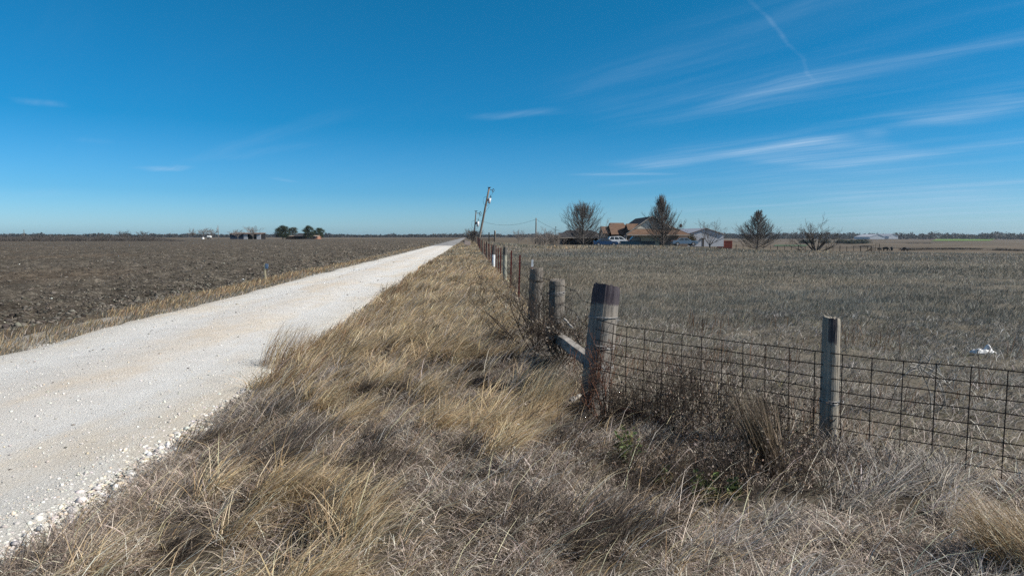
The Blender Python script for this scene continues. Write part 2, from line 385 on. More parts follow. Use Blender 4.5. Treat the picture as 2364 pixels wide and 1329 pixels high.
# matted grey grass of the verge and of the foreground
def mat_grass(n, tr, sr, cols, hmul=1.0, keep=None, dens=1.2, L=(0.065, 0.18), w=None):
    t, s = sample(n, tr, sr); x, y, z = put(t, s)
    m = (0.5 * fbm(x * dens, y * dens, 41) + 0.5 * fbm(x * 5.2, y * 5.2, 42, 2) + 0.10 * rng.uniform(-1, 1, n)) > 0.455
    m &= rng.uniform(0, 1, n) > 0.86 * hollow(x, y)
    m &= y > 1.2
    if keep is not None: m &= keep(x, y, t, s)
    x, y, z = x[m], y[m], z[m]; n = len(x); D = np.hypot(x, y)
    hl = 0.55 + 0.95 * fbm(x * 0.8, y * 0.8, 43)
    Ln = rng.uniform(*L, n) * hmul * hl * (0.55 + 0.9 * fbm(x * 2.1, y * 2.1, 44, 2))
    return blades(np.stack([x, y, z - 0.01], 1), Ln, wid(D) * rng.uniform(0.55, 1.45, n), rng.uniform(0, 2 * math.pi, n),
                  rng.uniform(0.2, 1.1, n), rng.uniform(1.2, 2.4, n), patchy(x, y, palette(n, cols, w)))
def long_grass(n, tr, sr, cols, keep=None, L=(0.38, 0.75), thr=0.5, dens=0.7, seed=51, wk=0.9, w=None, bend=(0.9, 1.75)):
    t, s = sample(n, tr, sr); x, y, z = put(t, s)
    nz = fbm(x * dens, y * dens, seed); m = (nz + 0.12 * rng.normal(0, 1, n) > thr) & (y > 1.2)
    if keep is not None: m &= keep(x, y, t, s)
    x, y, z = x[m], y[m], z[m]; n = len(x); D = np.hypot(x, y)
    # tussocks: pull roots towards cell centres
    cx = np.floor(x / 0.22) + 0.5 + 0.6 * (_h(np.floor(x / 0.22), np.floor(y / 0.22), 3) - .5); cy = np.floor(y / 0.22) + 0.5 + 0.6 * (_h(np.floor(x / 0.22), np.floor(y / 0.22), 4) - .5)
    pull = 0.55 * (D < 40); x = x + (cx * 0.22 - x) * pull; y = y + (cy * 0.22 - y) * pull; z = gh(x, y)
    ph = WIND + rng.normal(0, 0.55, n) + 0.8 * (fbm(x * 0.5, y * 0.5, 77) - .5)
    Ln = rng.uniform(*L, n) * (0.6 + 0.8 * fbm(x * 0.6, y * 0.6, 53))
    return blades(np.stack([x, y, z - 0.01], 1), Ln, wid(D) * wk * rng.uniform(0.7, 1.25, n), ph, rng.uniform(0.15, 0.75, n), rng.uniform(*bend, n), patchy(x, y, palette(n, cols, w)))
verge = lambda x, y, t, s: (t > RRT + 0.12 + 0.2 * (fbm(s * 1.3, s * 0, 61) - .5) + 0.2 * rng.uniform(0, 1, len(t)) ** 2) & (fenceside(x, y) < 0.15)
roadside = lambda x, y, t, s: verge(x, y, t, s) & (t < 1.55)
def clumps(n, tr, sr, cols, blades_n=(120, 320), L=(0.28, 0.6), rad=0.12, keep=None, bend=(1.2, 2.1), seed=301, thr=0.0):
    t, s = sample(n, tr, sr); x, y, z = put(t, s); m = y > 1.2
    if keep is not None: m &= keep(x, y, t, s)
    if thr: m &= fbm(x * 0.55, y * 0.55, seed) > thr
    out = []
    for cx, cy in zip(x[m], y[m]):
        if hollow(cx, cy) > .3: continue
        D = math.hypot(cx, cy); k = int(rng.uniform(*blades_n) * min(1, (7 / D) ** .7)); k = max(k, 14)
        a = rng.uniform(0, 6.28, k); r = rad * rng.uniform(.6, 1.6) * np.sqrt(rng.random(k)); px = cx + r * np.cos(a); py = cy + r * np.sin(a)
        ph = WIND + rng.normal(0, .5) + rng.normal(0, .75, k); sh = rng.uniform(.7, 1.15)
        out.append(blades(np.stack([px, py, gh(px, py) - .01], 1), rng.uniform(*L, k) * rng.uniform(.7, 1.2), wid(np.full(k, D)) * rng.uniform(.8, 1.5, k), ph, rng.uniform(.2, .9, k), rng.uniform(*bend, k), palette(k, cols) * sh))
    return join_raw(out)
def join_raw(parts):
    V, Lp, S, C = [], [], [], []; o = 0
    for v, l, s_, c in parts:
        V.append(v); Lp.append(l + o); S.append(s_); C.append(c); o += len(v)
    return np.concatenate(V), np.concatenate(Lp), np.concatenate(S), np.concatenate(C)
low = lambda x, y, t, s: roadside(x, y, t, s) & (t < 0.7)
parts.append(mat_grass(230000, (-2.6, 1.6), (2.8, 14), GREY, keep=verge))
parts.append(mat_grass(90000, (-2.6, 1.6), (12, 60), GREY + GOLD, 1.4, keep=roadside))
parts.append(mat_grass(120000, (1.2, 5.2), (1.5, 7.5), GREY + GREY + [(0.62, 0.56, 0.49)], 1.15, keep=verge))
fade = lambda a, b_: (lambda x, y, t, s: low(x, y, t, s) & (rng.uniform(0, 1, len(t)) < ss(a, b_, s)))
parts.append(clumps(210, (-2.3, 1.2), (2.7, 9.5), GOLD, keep=lambda x, y, t, s: verge(x, y, t, s) & (rng.uniform(0, 1, len(t)) < 0.1 + 0.9 * ss(-1.8, -0.6, t)), thr=.545, L=(.22, .5), blades_n=(70, 300)))
parts.append(clumps(300, (-2.4, 1.0), (4.6, 16), GOLD + GOLD[:3] + GREY[:1], keep=fade(5, 10.5), thr=.42, L=(.22, .54), blades_n=(70, 300)))
parts.append(clumps(60, (-2.3, 1.3), (3, 12), DARK, keep=verge, thr=.3, L=(.12, .3), bend=(.8, 1.7), blades_n=(150, 420), rad=.17, seed=333))
parts.append(clumps(330, (-2.45, 1.0), (14, 60), GOLD + GREY[:1], keep=low, thr=.40, L=(.25, .55), rad=.2))
parts.append(clumps(60, (1.2, 5.0), (1.6, 6), GREY + [(0.66, 0.6, 0.5)], keep=verge, L=(.2, .42), bend=(1.2, 2.4)))
parts.append(long_grass(7000, (-2.35, 1.5), (3, 9), GOLD + GREY, keep=verge, thr=0.42, L=(0.18, 0.38), bend=(1.0, 2.2), seed=57))
parts.append(long_grass(34000, (-2.35, 1.0), (4.6, 15), GOLD + GREY[:1], keep=fade(5, 11), thr=0.51, L=(0.22, 0.52)))
parts.append(mat_grass(60000, (-2.5, 1.6), (2.8, 14), DARK, keep=lambda x, y, t, s: verge(x, y, t, s) & (fbm(x * .8, y * .8, 222) > .52), L=(.08, .2)))
parts.append(mat_grass(22000, (1.2, 5.0), (1.5, 7), DARK, keep=lambda x, y, t, s: verge(x, y, t, s) & (fbm(x * .9, y * .9, 222) > .5), L=(.08, .2)))
parts.append(long_grass(2600, (-2.4, 4.0), (2, 10), GOLD[2:3] + GREY[2:3], keep=verge, thr=0.3, L=(0.3, 0.6), bend=(1.35, 1.6), seed=59))
parts.append(long_grass(80000, (-2.5, 1.1), (13, 150), GOLD + [(0.40, 0.31, 0.2)] + GREY[:1], keep=roadside, thr=0.46, L=(0.22, 0.46)))
parts.append(long_grass(9000, (-2.5, -1.8), (7.5, 40), GOLD + RUST, keep=roadside, thr=0.53, L=(0.3, 0.52), bend=(0.5, 1.2)))
V, Fc, C = join(parts)
mgrass = colmat('dry_grass', 0.28, 0.6, 0.35)
tag(meshobj('verge_grass', V, Fc, mgrass, col=C), 'tangled dry grass on the verge between the gravel road and the fences', 'grass', kind='stuff')

parts = []
pasture = lambda x, y, t, s: (t > 1.1) & (fenceside(x, y) > 0.0)
front = lambda x, y, t, s: pasture(x, y, t, s) & (np.abs(np.degrees(np.arctan2(x, y))) < 60)
def fan(n, d0, d1, a0=-3.7, a1=46):
    D = np.exp(rng.uniform(math.log(d0), math.log(d1), n)); a = np.radians(rng.uniform(a0, a1, n))
    return D * np.sin(a), D * np.cos(a)
def fan_grass(n, d0, d1, cols, L, th=(0.1, 0.6), bend=(0.5, 1.5), thr=0.3, dens=0.5, seed=81, wk=1.0, w=None, a0=-3.9, a1=48, dark=None, nzamp=0.12, NS=3):
    x, y = fan(n, d0, d1, a0, a1); t, s = ts(x, y)
    nz = fbm(x * dens, y * dens, seed); m = (nz + nzamp * rng.normal(0, 1, n) > thr) & (t > 1.15) & (fenceside(x, y) > 0.05)
    if dark is not None: m &= dark(x, y)
    x, y = x[m], y[m]; n = len(x); D = np.hypot(x, y)
    Ln = rng.uniform(*L, n) * (0.6 + 0.8 * fbm(x * 0.35, y * 0.35, seed + 9))
    ph = WIND + rng.normal(0, 1.2, n)
    return blades(np.stack([x, y, gh(x, y) - 0.01], 1), Ln, wid(D) * wk * rng.uniform(0.7, 1.3, n), ph, rng.uniform(*th, n), rng.uniform(*bend, n), patchy(x, y, palette(n, cols, w)), NS=NS)
parts.append(fan_grass(130000, 4.5, 16, GREY + GREY + OLIVE, (0.06, 0.2), (0.3, 1.2), (1.2, 2.3), thr=0.36, dens=1.1))
parts.append(fan_grass(16000, 5, 16, [(0.20, 0.19, 0.07), (0.26, 0.23, 0.10), (0.16, 0.16, 0.06)], (0.05, 0.14), (0.3, 1), (1, 2), thr=0.55, dens=0.8, seed=91))
soft = lambda x, y: rng.uniform(0, 1, len(x)) < ss(8.5, 22, np.hypot(x, y)) * 0.9 + 0.1 * (np.hypot(x, y) > 8)
parts.append(fan_grass(330000, 9, 64, OLIVE + OLIVE + OLIVE + GREY[1:2], (0.07, 0.22), (0.0, 1.0), (0.6, 2.0), thr=0.36, dens=0.6, seed=84, dark=soft, wk=.62, NS=2))
parts.append(fan_grass(26000, 9, 64, [(0.36, 0.32, 0.25), (0.32, 0.275, 0.21)], (0.10, 0.28), (0.0, 0.9), (0.6, 1.8), thr=0.54, dens=0.4, seed=95, dark=soft, wk=.6, NS=2))
parts.append(fan_grass(110000, 55, 128, OLIVE + OLIVE + GREY[:2] + GOLD[3:], (0.15, 0.36), (0, .8), (0.5, 1.6), thr=0.38, dens=0.12, seed=87, wk=.6, NS=2))
parts.append(fan_grass(60000, 10, 70, [(0.13, 0.122, 0.092), (0.16, 0.15, 0.115), (0.10, 0.095, 0.07)], (0.10, 0.30), (0, .8), (0.5, 1.6), thr=0.53, dens=0.13, seed=141, dark=soft, wk=.65, NS=2, nzamp=.05))
parts.append(fan_grass(40000, 9, 70, [(0.36, 0.30, 0.225), (0.30, 0.25, 0.185)], (0.07, 0.2), (0, .9), (0.6, 1.8), thr=0.56, dens=0.17, seed=151, dark=soft, wk=.65, NS=2, nzamp=.05))
band = lambda x, y: (np.abs(np.hypot(x, y) - 104 - 8 * (fbm(x * 0.05, y * 0.05, 4) - .5)) < 9)
parts.append(fan_grass(22000, 92, 118, GOLD[1:2] + OLIVE + [(0.42, 0.36, 0.27)], (0.25, 0.55), (0, .4), (0.3, 1), thr=0.3, dens=0.12, seed=88, a1=25, dark=band))
parts.append(fan_grass(5000, 6, 13, RUST, (0.15, 0.42), (0, .4), (0.1, .9), thr=0.645, dens=0.9, seed=99, wk=1.0, nzamp=0.04))
V, Fc, C = join(parts)
tag(meshobj('pasture_grass', V, Fc, mgrass, col=C), 'grey brown winter grass and weeds covering the pasture behind the fences', 'grass', kind='stuff')

parts = []
lv = lambda x, y, t, s: (t < RL + 0.05 + 0.4 * (fbm(s * 1.2, s * 0, 63) - .5))
def left_grass(n, sr, cols, L, tr=(-8.3, -6.6), thr=0.3, bend=(0.4, 1.5), seed=66):
    t, s = sample(n, tr, sr); x, y, z = put(t, s)
    m = lv(x, y, t, s) & (fbm(x * 0.7, y * 0.7, seed) + 0.1 * rng.normal(0, 1, n) > thr)
    x, y, z = x[m], y[m], z[m]; n = len(x); D = np.hypot(x, y)
    return blades(np.stack([x, y, z - 0.04], 1), rng.uniform(*L, n) * (0.5 + fbm(x * 0.5, y * 0.5, 67)), wid(D) * rng.uniform(0.7, 1.3, n), WIND + rng.normal(0, 0.9, n), rng.uniform(0, 0.5, n), rng.uniform(*bend, n), palette(n, cols))
parts.append(left_grass(60000, (7, 60), GREY[:2] + OLIVE + GOLD[1:2] + GOLD[3:], (0.06, 0.16), thr=0.42))
parts.append(left_grass(16000, (7, 130), GOLD[:2] + GOLD[3:] + RUST[1:2], (0.12, 0.26), tr=(-8.0, -7.0), thr=0.48))
parts.append(left_grass(26000, (50, 320), GREY[:2] + OLIVE + GOLD[3:], (0.08, 0.22), tr=(-8.4, -6.7), thr=0.3))
V, Fc, C = join(parts)
tag(meshobj('field_edge_grass', V, Fc, mgrass, col=C), 'strip of short dry grass between the white road and the ploughed field', 'grass', kind='stuff')

# ------------------------------------------------------------------ stones and clods
def lumps(name, P, r, mat, cols, label, cat, flat=0.7):
    ico = bpy.data.meshes.new('tmp'); import bmesh
    bm = bmesh.new(); bmesh.ops.create_icosphere(bm, subdivisions=1, radius=1); bm.verts.ensure_lookup_table()
    B = np.array([v.co[:] for v in bm.verts]); Fa = np.array([[v.index for v in f.verts] for f in bm.faces]); bm.free()
    N = len(P); k = len(B)
    V = B[None] * rng.uniform(0.65, 1.25, (N, k, 1)); a = rng.uniform(0, 6.28, N)
    sx = rng.uniform(0.7, 1.4, (N, 1)); V[:, :, 0] *= sx; V[:, :, 2] *= flat * rng.uniform(0.6, 1.2, (N, 1))
    x = V[:, :, 0] * np.cos(a)[:, None] - V[:, :, 1] * np.sin(a)[:, None]; y = V[:, :, 0] * np.sin(a)[:, None] + V[:, :, 1] * np.cos(a)[:, None]
    V[:, :, 0], V[:, :, 1] = x, y
    V = V * r[:, None, None] + P[:, None, :]
    loops = (Fa[None] + (np.arange(N) * k)[:, None, None]).ravel()
    C = np.repeat(palette(N, cols, var=0.12), k, 0)
    return tag(meshobj(name, V.reshape(-1, 3), (loops, np.full(N * len(Fa), 3)), mat, col=C), label, cat, kind='stuff')
mst = colmat('limestone_pieces', 0, 0.95, 0.1)
n = 44000
s = np.exp(rng.uniform(math.log(2.5), math.log(45), n)); u = rng.uniform(0, 1, n)
t = RRT - 0.55 + 1.0 * rng.beta(3.2, 2.0, n) + 0.16 * (fbm(s * 0.5, s * 0, 23) - 0.5)
n2_ = 15000; s2 = np.exp(rng.uniform(math.log(3), math.log(60), n2_)); t2 = rng.uniform(RL - 0.25, RRT, n2_)
s = np.concatenate([s, s2]); t = np.concatenate([t, t2]); x, y = xy(t, s)
r = np.concatenate([np.clip(rng.lognormal(math.log(0.0052), 0.6, n), 0.0022, 0.028) * np.clip((t[:n] + 3.05) / 0.5, 0.35, 1.2), np.clip(rng.lognormal(math.log(0.0052), 0.45, n2_), 0.0025, 0.016)]) * np.clip(np.hypot(x, y) / 14, 1, 1.5)
zb = np.maximum(zg(x, y, t, s), np.where((t > RL) & (t < RRT + .1), zroad(x, y, t, s) - .022 * ss(-2.75, -2.5, t), -1))
lumps('roadside_gravel', np.stack([x, y, zb + r * 0.25], 1), r, mst, [(0.62, 0.60, 0.555), (0.54, 0.52, 0.48), (0.68, 0.655, 0.61), (0.58, 0.50, 0.40), (0.42, 0.40, 0.37), (0.5, 0.485, 0.46)], 'loose pale limestone gravel along the edge of the white road', 'gravel')
n = 480; s = np.exp(rng.uniform(math.log(4), math.log(60), n)); t = rng.uniform(RL, RRT - .4, n); x, y = xy(t, s)
r = np.clip(rng.lognormal(math.log(0.008), 0.5, n), 0.004, 0.028) * np.clip(np.hypot(x, y) / 14, 1, 2)
lumps('dark_grit', np.stack([x, y, zroad(x, y, t, s) + r * .2], 1), r, mst, [(0.20, 0.185, 0.165), (0.12, 0.11, 0.10), (0.3, 0.27, 0.23)], 'dark grit and clods scattered over the white road', 'gravel', 0.5)
n = 34000; s = np.exp(rng.uniform(math.log(7), math.log(90), n)); t = -8.0 - np.exp(rng.uniform(math.log(0.15), math.log(70), n)); x, y = xy(t, s)
r = np.clip(rng.lognormal(math.log(0.02), 0.55, n), 0.008, 0.075) * np.clip(np.hypot(x, y) / 28, 1, 1.6)
mclod = colmat('clay_clods', 0, 1.0, 0.05)
lumps('soil_clods', np.stack([x, y, zfield(x, y, t, s) + r * .15], 1), r, mclod, [(0.075, 0.067, 0.056), (0.11, 0.099, 0.083), (0.045, 0.04, 0.034), (0.15, 0.136, 0.115)], 'dark soil clods lying on the ploughed field', 'soil', 0.6)
n = 60000; s = np.exp(rng.uniform(math.log(7), math.log(240), n)); t = -8.1 - np.exp(rng.uniform(math.log(0.2), math.log(190), n)); x, y = xy(t, s); D = np.hypot(x, y)
v_, l_, sz_, c_ = blades(np.stack([x, y, zfield(x, y, t, s) + .012], 1), rng.uniform(.05, .22, n) * np.clip(D / 40, 1, 2.2), np.maximum(.006, D * .0007) * rng.uniform(.6, 1.3, n), rng.uniform(0, 6.28, n), rng.uniform(1.0, 1.5, n), rng.uniform(1.45, 1.75, n), palette(n, [(0.38, 0.33, 0.26), (0.27, 0.23, 0.18), (0.19, 0.16, 0.125), (0.075, 0.066, 0.053), (0.05, 0.044, 0.036)]), None, 2)
tag(meshobj('crop_residue', v_, (l_, sz_), colmat('straw_bits', 0.1), col=c_), 'pale straw bits strewn over the ploughed field', 'straw', kind='stuff')
n = 420; s = np.exp(rng.uniform(math.log(7), math.log(110), n)); t = -8.2 - np.exp(rng.uniform(math.log(0.2), math.log(60), n)); x, y = xy(t, s)
r = np.clip(rng.lognormal(math.log(0.016), 0.55, n), 0.007, 0.06) * np.clip(np.hypot(x, y) / 30, 1, 1.4)
lumps('field_stones', np.stack([x, y, zfield(x, y, t, s) + r * .35], 1), r, mst, [(0.5, 0.47, 0.42), (0.38, 0.35, 0.30), (0.6, 0.58, 0.54)], 'pale stones scattered on the dark ploughed field', 'stones', 0.6)

# ------------------------------------------------------------------ wood, wire and metal materials
def post_mat(name, base, paint=None, z0=1.0, z1=9, side=None, low=None, lz=0.5):
    m, nt, b = new_mat(name)
    n1 = noise(nt, 9, 8, 0.7, stretch=(4, 4, 0.22)); n2 = noise(nt, 3, 5, 0.6); n3 = noise(nt, 22, 4, 0.6, stretch=(4, 4, 0.1))
    a = ramp(nt, n1.outputs['Fac'], [(0.32, tuple(c * 0.16 for c in base)), (0.46, tuple(c * 0.85 for c in base)), (0.62, tuple(c * 1.2 for c in base)), (0.75, tuple(c * 1.45 for c in base))])
    bb = ramp(nt, n2.outputs['Fac'], [(0.35, (0.7, 0.72, 0.75)), (0.6, (1.05, 1.0, 0.95))])
    c = mixc(nt, 1, a.outputs[0], bb.outputs[0], 'MULTIPLY')
    tc = nd(nt, 'TexCoord'); sx = nd(nt, 'SeparateXYZ'); nt.links.new(tc.outputs['Object'], sx.inputs[0])
    def band(lo, hi, wob=0.05):
        ad = nd(nt, 'Math', operation='MULTIPLY_ADD'); ad.inputs[1].default_value = wob * 2; nt.links.new(n3.outputs['Fac'], ad.inputs[0])
        nt.links.new(sx.outputs['Z'], ad.inputs[2])
        g1 = nd(nt, 'MapRange'); g1.inputs['From Min'].default_value = lo + wob; g1.inputs['From Max'].default_value = lo + wob + 0.02; nt.links.new(ad.outputs[0], g1.inputs['Value'])
        g2 = nd(nt, 'MapRange'); g2.inputs['From Min'].default_value = hi + wob; g2.inputs['From Max'].default_value = hi + wob - 0.02 if False else hi + wob + 0.02
        nt.links.new(ad.outputs[0], g2.inputs['Value'])
        sub = nd(nt, 'Math', operation='SUBTRACT'); nt.links.new(g1.outputs[0], sub.inputs[0]); nt.links.new(g2.outputs[0], sub.inputs[1])
        return sub.outputs[0]
    if paint is not None:
        f = band(z0, z1)
        if side is not None:
            dt = nd(nt, 'VectorMath', operation='DOT_PRODUCT'); nrm = nd(nt, 'NewGeometry'); nt.links.new(nrm.outputs['Normal'], dt.inputs[0]); dt.inputs[1].default_value = side
            mr = nd(nt, 'MapRange'); mr.inputs['From Min'].default_value = 0.86; mr.inputs['From Max'].default_value = 0.95; nt.links.new(dt.outputs['Value'], mr.inputs['Value'])
            mu = nd(nt, 'Math', operation='MULTIPLY'); nt.links.new(f, mu.inputs[0]); nt.links.new(mr.outputs[0], mu.inputs[1]); f = mu.outputs[0]
        mu = nd(nt, 'Math', operation='MULTIPLY'); mu.inputs[1].default_value = 0.74; nt.links.new(f, mu.inputs[0])
        c = mixc(nt, mu.outputs[0], c, paint)
    if low is not None:
        c = mixc(nt, band(-1, lz, 0.02), c, low)
    nt.links.new(c, b.inputs['Base Color']); b.inputs['Roughness'].default_value = 0.9; b.inputs['Specular IOR Level'].default_value = 0.15
    bp = nd(nt, 'Bump'); bp.inputs['Distance'].default_value = 0.02; nt.links.new(n1.outputs['Fac'], bp.inputs['Height']); nt.links.new(bp.outputs[0], b.inputs['Normal'])
    return m
WOODC = (0.29, 0.255, 0.215)
mwood = post_mat('weathered_wood', WOODC)
mwire = pmat('rusty_wire', [(0.35, (0.018, 0.013, 0.010)), (0.65, (0.045, 0.03, 0.022))], 30, 4, 0.7, spec=0.3)
mgal = pmat('galvanised_wire', [(0.35, (0.16, 0.155, 0.15)), (0.65, (0.32, 0.31, 0.30))], 20, 4, 0.5, spec=0.5)
mred = pmat('red_steel', [(0.35, (0.09, 0.014, 0.012)), (0.65, (0.16, 0.03, 0.022))], 12, 5, 0.6)
mtip = pmat('white_tip', (0.62, 0.64, 0.66), 12)
mdark = pmat('dark_timber', [(0.35, (0.022, 0.018, 0.014)), (0.65, (0.06, 0.05, 0.042))], 6, 5, 0.9, stretch=(3, 3, .3))
def post_mesh(h, r0, r1, n=28, m=26, groove=0.07, seed=0, rag=0.006):
    """round timber post, local z up, split grain and a worn top"""
    q = np.random.default_rng(seed); vs, fs = [], []
    ph = q.uniform(0, 6.28, 6); cr = q.choice(n, 5, replace=False)
    for i in range(m + 1):
        f = i / m; z = -0.35 + (h + 0.35) * f; r = r0 + (r1 - r0) * f
        for k in range(n):
            a = 2 * math.pi * k / n
            rr = r * (1 + 0.025 * math.sin(2 * a + ph[0] + z) + 0.02 * math.sin(3 * a + ph[1] - 1.5 * z) + 0.012 * math.sin(7 * a + ph[2] + z * 2))
            if k in cr: rr *= 1 - groove * (0.5 + 0.5 * math.sin(z * 4 + k))
            rr *= 1 + q.normal(0, 0.006)
            if i == m: rr *= 0.95
            zz = z + (q.normal(0, rag) + 0.02 * math.sin(a + ph[3]) if i == m else 0)
            vs.append((rr * math.cos(a), rr * math.sin(a), zz))
    for i in range(m):
        for k in range(n): fs.append((i * n + k, i * n + (k + 1) % n, (i + 1) * n + (k + 1) % n, (i + 1) * n + k))
    o = len(vs)
    for k in range(n):
        a = 2 * math.pi * k / n; vs.append((0.6 * r1 * math.cos(a), 0.6 * r1 * math.sin(a), h + q.normal(0, rag * 0.6)))
    vs.append((0, 0, h - 0.012))
    for k in range(n):
        fs.append((m * n + k, m * n + (k + 1) % n, o + (k + 1) % n, o + k)); fs.append((o + k, o + (k + 1) % n, o + n))
    return np.array(vs), fs
def tilt(b, t):
    d = Vector(t) - Vector(b); return Vector((0, 0, 1)).rotation_difference(d.normalized()).to_euler(), d.length
def post(name, base, top, r0, r1, mat, parent, seed, **k):
    e, h = tilt(base, top); v, f = post_mesh(h, r0, r1, seed=seed, **k)
    return meshobj(name, v, f, mat, parent, at=base, smooth=False, rot=e)
def ties(parent, base, top, r, zs, mat, seed):
    q = random.Random(seed); B, T = Vector(base), Vector(top); d = (T - B).normalized()
    e = Vector((0, 0, 1)).rotation_difference(d)
    for z in zs:
        mb = MB()
        for j in range(3):
            p = []; ph = q.uniform(0, 6.28); tl = q.uniform(-0.16, 0.16); z2 = z + q.uniform(-0.022, 0.022)
            for i in range(25):
                a = ph + 2 * math.pi * i / 22
                p.append(B + e @ Vector(((r * 1.03 + 0.004 * q.random()) * math.cos(a), (r * 1.03 + 0.004 * q.random()) * math.sin(a), z2 + tl * r * math.cos(a) + q.uniform(-.003, .003))))
            mb.tube(p, 0.0032, 5)
        for j in range(3):                                # loose tails
            a = q.uniform(-2.4, 0.2); s0 = B + e @ Vector((r * 1.03 * math.cos(a), r * 1.03 * math.sin(a), z))
            mb.tube([s0, s0 + Vector((q.uniform(-.03, .06), -0.03, q.uniform(-.02, .03))), s0 + Vector((q.uniform(-.05, .09), -0.05, q.uniform(-.05, .04)))], 0.003, 4)
        o = mb.build('tie_wire', mat, None)               # hangs on the post itself
        o.parent = parent; o.matrix_parent_inverse = parent_world(parent).inverted()
def parent_world(o):
    from mathutils import Matrix
    M = Matrix.LocRotScale(o.location, o.rotation_euler, None)
    return parent_world(o.parent) @ M if o.parent else M

# ------------------------------------------------------------------ roadside wire fence
FT = 1.36
def fxy(D):
    y = D; x = (FT - y * RR[1]) / RR[0]; return x, y
P1b = np.array([at(1366, 975, 7.1)[0], 7.12, -0.27]); P1t = at(1401, 672, 7.2); P1t[2] = az(660, 7.2)
P2 = np.array([ax(1283, 9.8), 9.8]); P3 = np.array([ax(1238, 13), 13.0])
fence = thing('wire_fence', 'barbed wire fence of thick grey posts and red steel posts running along the verge', 'fence', (P1b[0], P1b[1], 0))
mp1 = post_mat('corner_post_wood', (0.245, 0.227, 0.205), (0.026, 0.018, 0.036), 1.26, 9)
# extra dark stain half way down the corner post
p1 = tag(post('post', P1b, P1t, 0.152, 0.142, mp1, fence, 3), 'thick weathered corner post with purple painted top')
ties(p1, P1b, P1t, 0.146, [1.12, 0.82, 0.62], mgal, 5)
b2 = (P2[0], P2[1], g(*P2)); t2_ = (P2[0] + 0.02, P2[1], az(646, 9.8))
p2 = tag(post('post', b2, t2_, 0.118, 0.112, post_mat('second_post_wood', (0.20, 0.183, 0.162)), fence, 4), 'grey split wooden post wrapped with wire, joined to the diagonal timber')
ties(p2, b2, t2_, 0.116, [0.86], mgal, 6)
b3 = (P3[0] - 0.03, P3[1], g(*P3)); t3_ = (P3[0] + 0.01, P3[1], az(619, 13))
p3 = tag(post('post', b3, t3_, 0.132, 0.128, post_mat('third_post_wood', (0.185, 0.17, 0.152)), fence, 5), 'grey wooden post behind the thorny shrub')
ties(p3, b3, t3_, 0.13, [0.85], mwire, 7)
# diagonal timber between the two nearest posts
A = at(1268, 764, 9.3); B = at(1366, 836, 7.25)
mb = MB(); d = Vector(B) - Vector(A); dn = d.normalized(); sd = dn.cross(Vector((0, 0, 1))).normalized(); up = sd.cross(dn)
k = 10; vs = []
for i in range(k + 1):
    c = Vector(A) + d * (i / k)
    for a_, b_ in ((-1, -1), (1, -1), (1, 1), (-1, 1)):
        vs.append(tuple(c + sd * a_ * (0.048 + 0.004 * math.sin(i * 2.1 + a_)) + up * b_ * (0.062 + 0.004 * math.sin(i * 1.3 + b_))))
fs = [(3, 2, 1, 0), (k * 4, k * 4 + 1, k * 4 + 2, k * 4 + 3)]
for i in range(k):
    for j in range(4): fs.append((i * 4 + j, i * 4 + (j + 1) % 4, i * 4 + 4 + (j + 1) % 4, i * 4 + 4 + j))
mb.add(vs, fs); mbr = pmat('brace_wood', [(0.33, (0.09, 0.08, 0.07)), (0.5, (0.27, 0.25, 0.225)), (0.7, (0.38, 0.355, 0.32))], 8, 6, 0.9, stretch=(1.2, 0.5, 3), bump=0.01)
brace = mb.build('brace', mbr, fence)
# T-posts and timber posts onwards
mpale = post_mat('lichen_wood', (0.36, 0.36, 0.30), (0.03, 0.026, 0.035), 0.95, 9)
mwl = post_mat('white_sleeve_wood', (0.10, 0.09, 0.085), None, low=(0.72, 0.73, 0.73), lz=0.72)
mfar = post_mat('dark_post_wood', (0.17, 0.145, 0.12))
tp = []
def tpost(D, dx=0.0, h=1.22, lean=0.0, tipw=False):
    x, y = fxy(D); z = g(x, y); x += dx
    mb = MB()
    def sec(z0, z1, m_): 
        l0, l1 = lean * (z0 + .3), lean * (z1 + .3)
        for w, d_, ox, oy in ((0.045, 0.006, 0, 0), (0.006, 0.03, 0, 0.018)):
            a = [(x + ox - w / 2 + l0, y + oy - d_ / 2, z + z0), (x + ox + w / 2 + l0, y + oy - d_ / 2, z + z0), (x + ox + w / 2 + l0, y + oy + d_ / 2, z + z0), (x + ox - w / 2 + l0, y + oy + d_ / 2, z + z0)]
            m_.extr(a, (l1 - l0, 0, z1 - z0))
        return m_
    sec(-0.3, h - (0.16 if tipw else 0), mb)
    zz = 0.2
    while zz < h - 0.2: mb.box((x + lean * zz, y - 0.008, z + zz), (0.014, 0.012, 0.02)); zz += 0.055
    o = mb.build('steel_post', mred, fence, at=(x, y, z))
    if tipw:
        t_ = sec(h - 0.16, h, MB()); t_.build('white_tip', mtip, o, at=(x, y, z))
    return o
tpost(15.3, 0.02, 1.18, 0.045, True); tpost(18.4, 0, 1.2, 0.03); tpost(21.8, 0, 1.2, 0.02); tpost(27.5, -0.06, 1.22, 0.02)
Ds = [25.2, 36.5, 49, 61, 73, 84, 95, 107, 119]
for i, D in enumerate(Ds):
    x, y = fxy(D); z = g(x, y); hh = 1.25 if i < 2 else 1.3
    m_ = (mpale, mwl)[i] if i < 2 else mfar
    o = post('post', (x, y, z), (x + 0.02 * (i % 3 - 1) + (0.03 if i < 2 else 0), y, z + hh), 0.075 if i != 1 else 0.09, 0.07 if i != 1 else 0.085, m_, fence, 20 + i, n=14, m=6)
    if i == 0: o['label'] = 'pale greenish wooden post with a dark top'
    if i == 1: o['label'] = 'dark wooden post with a white lower half'
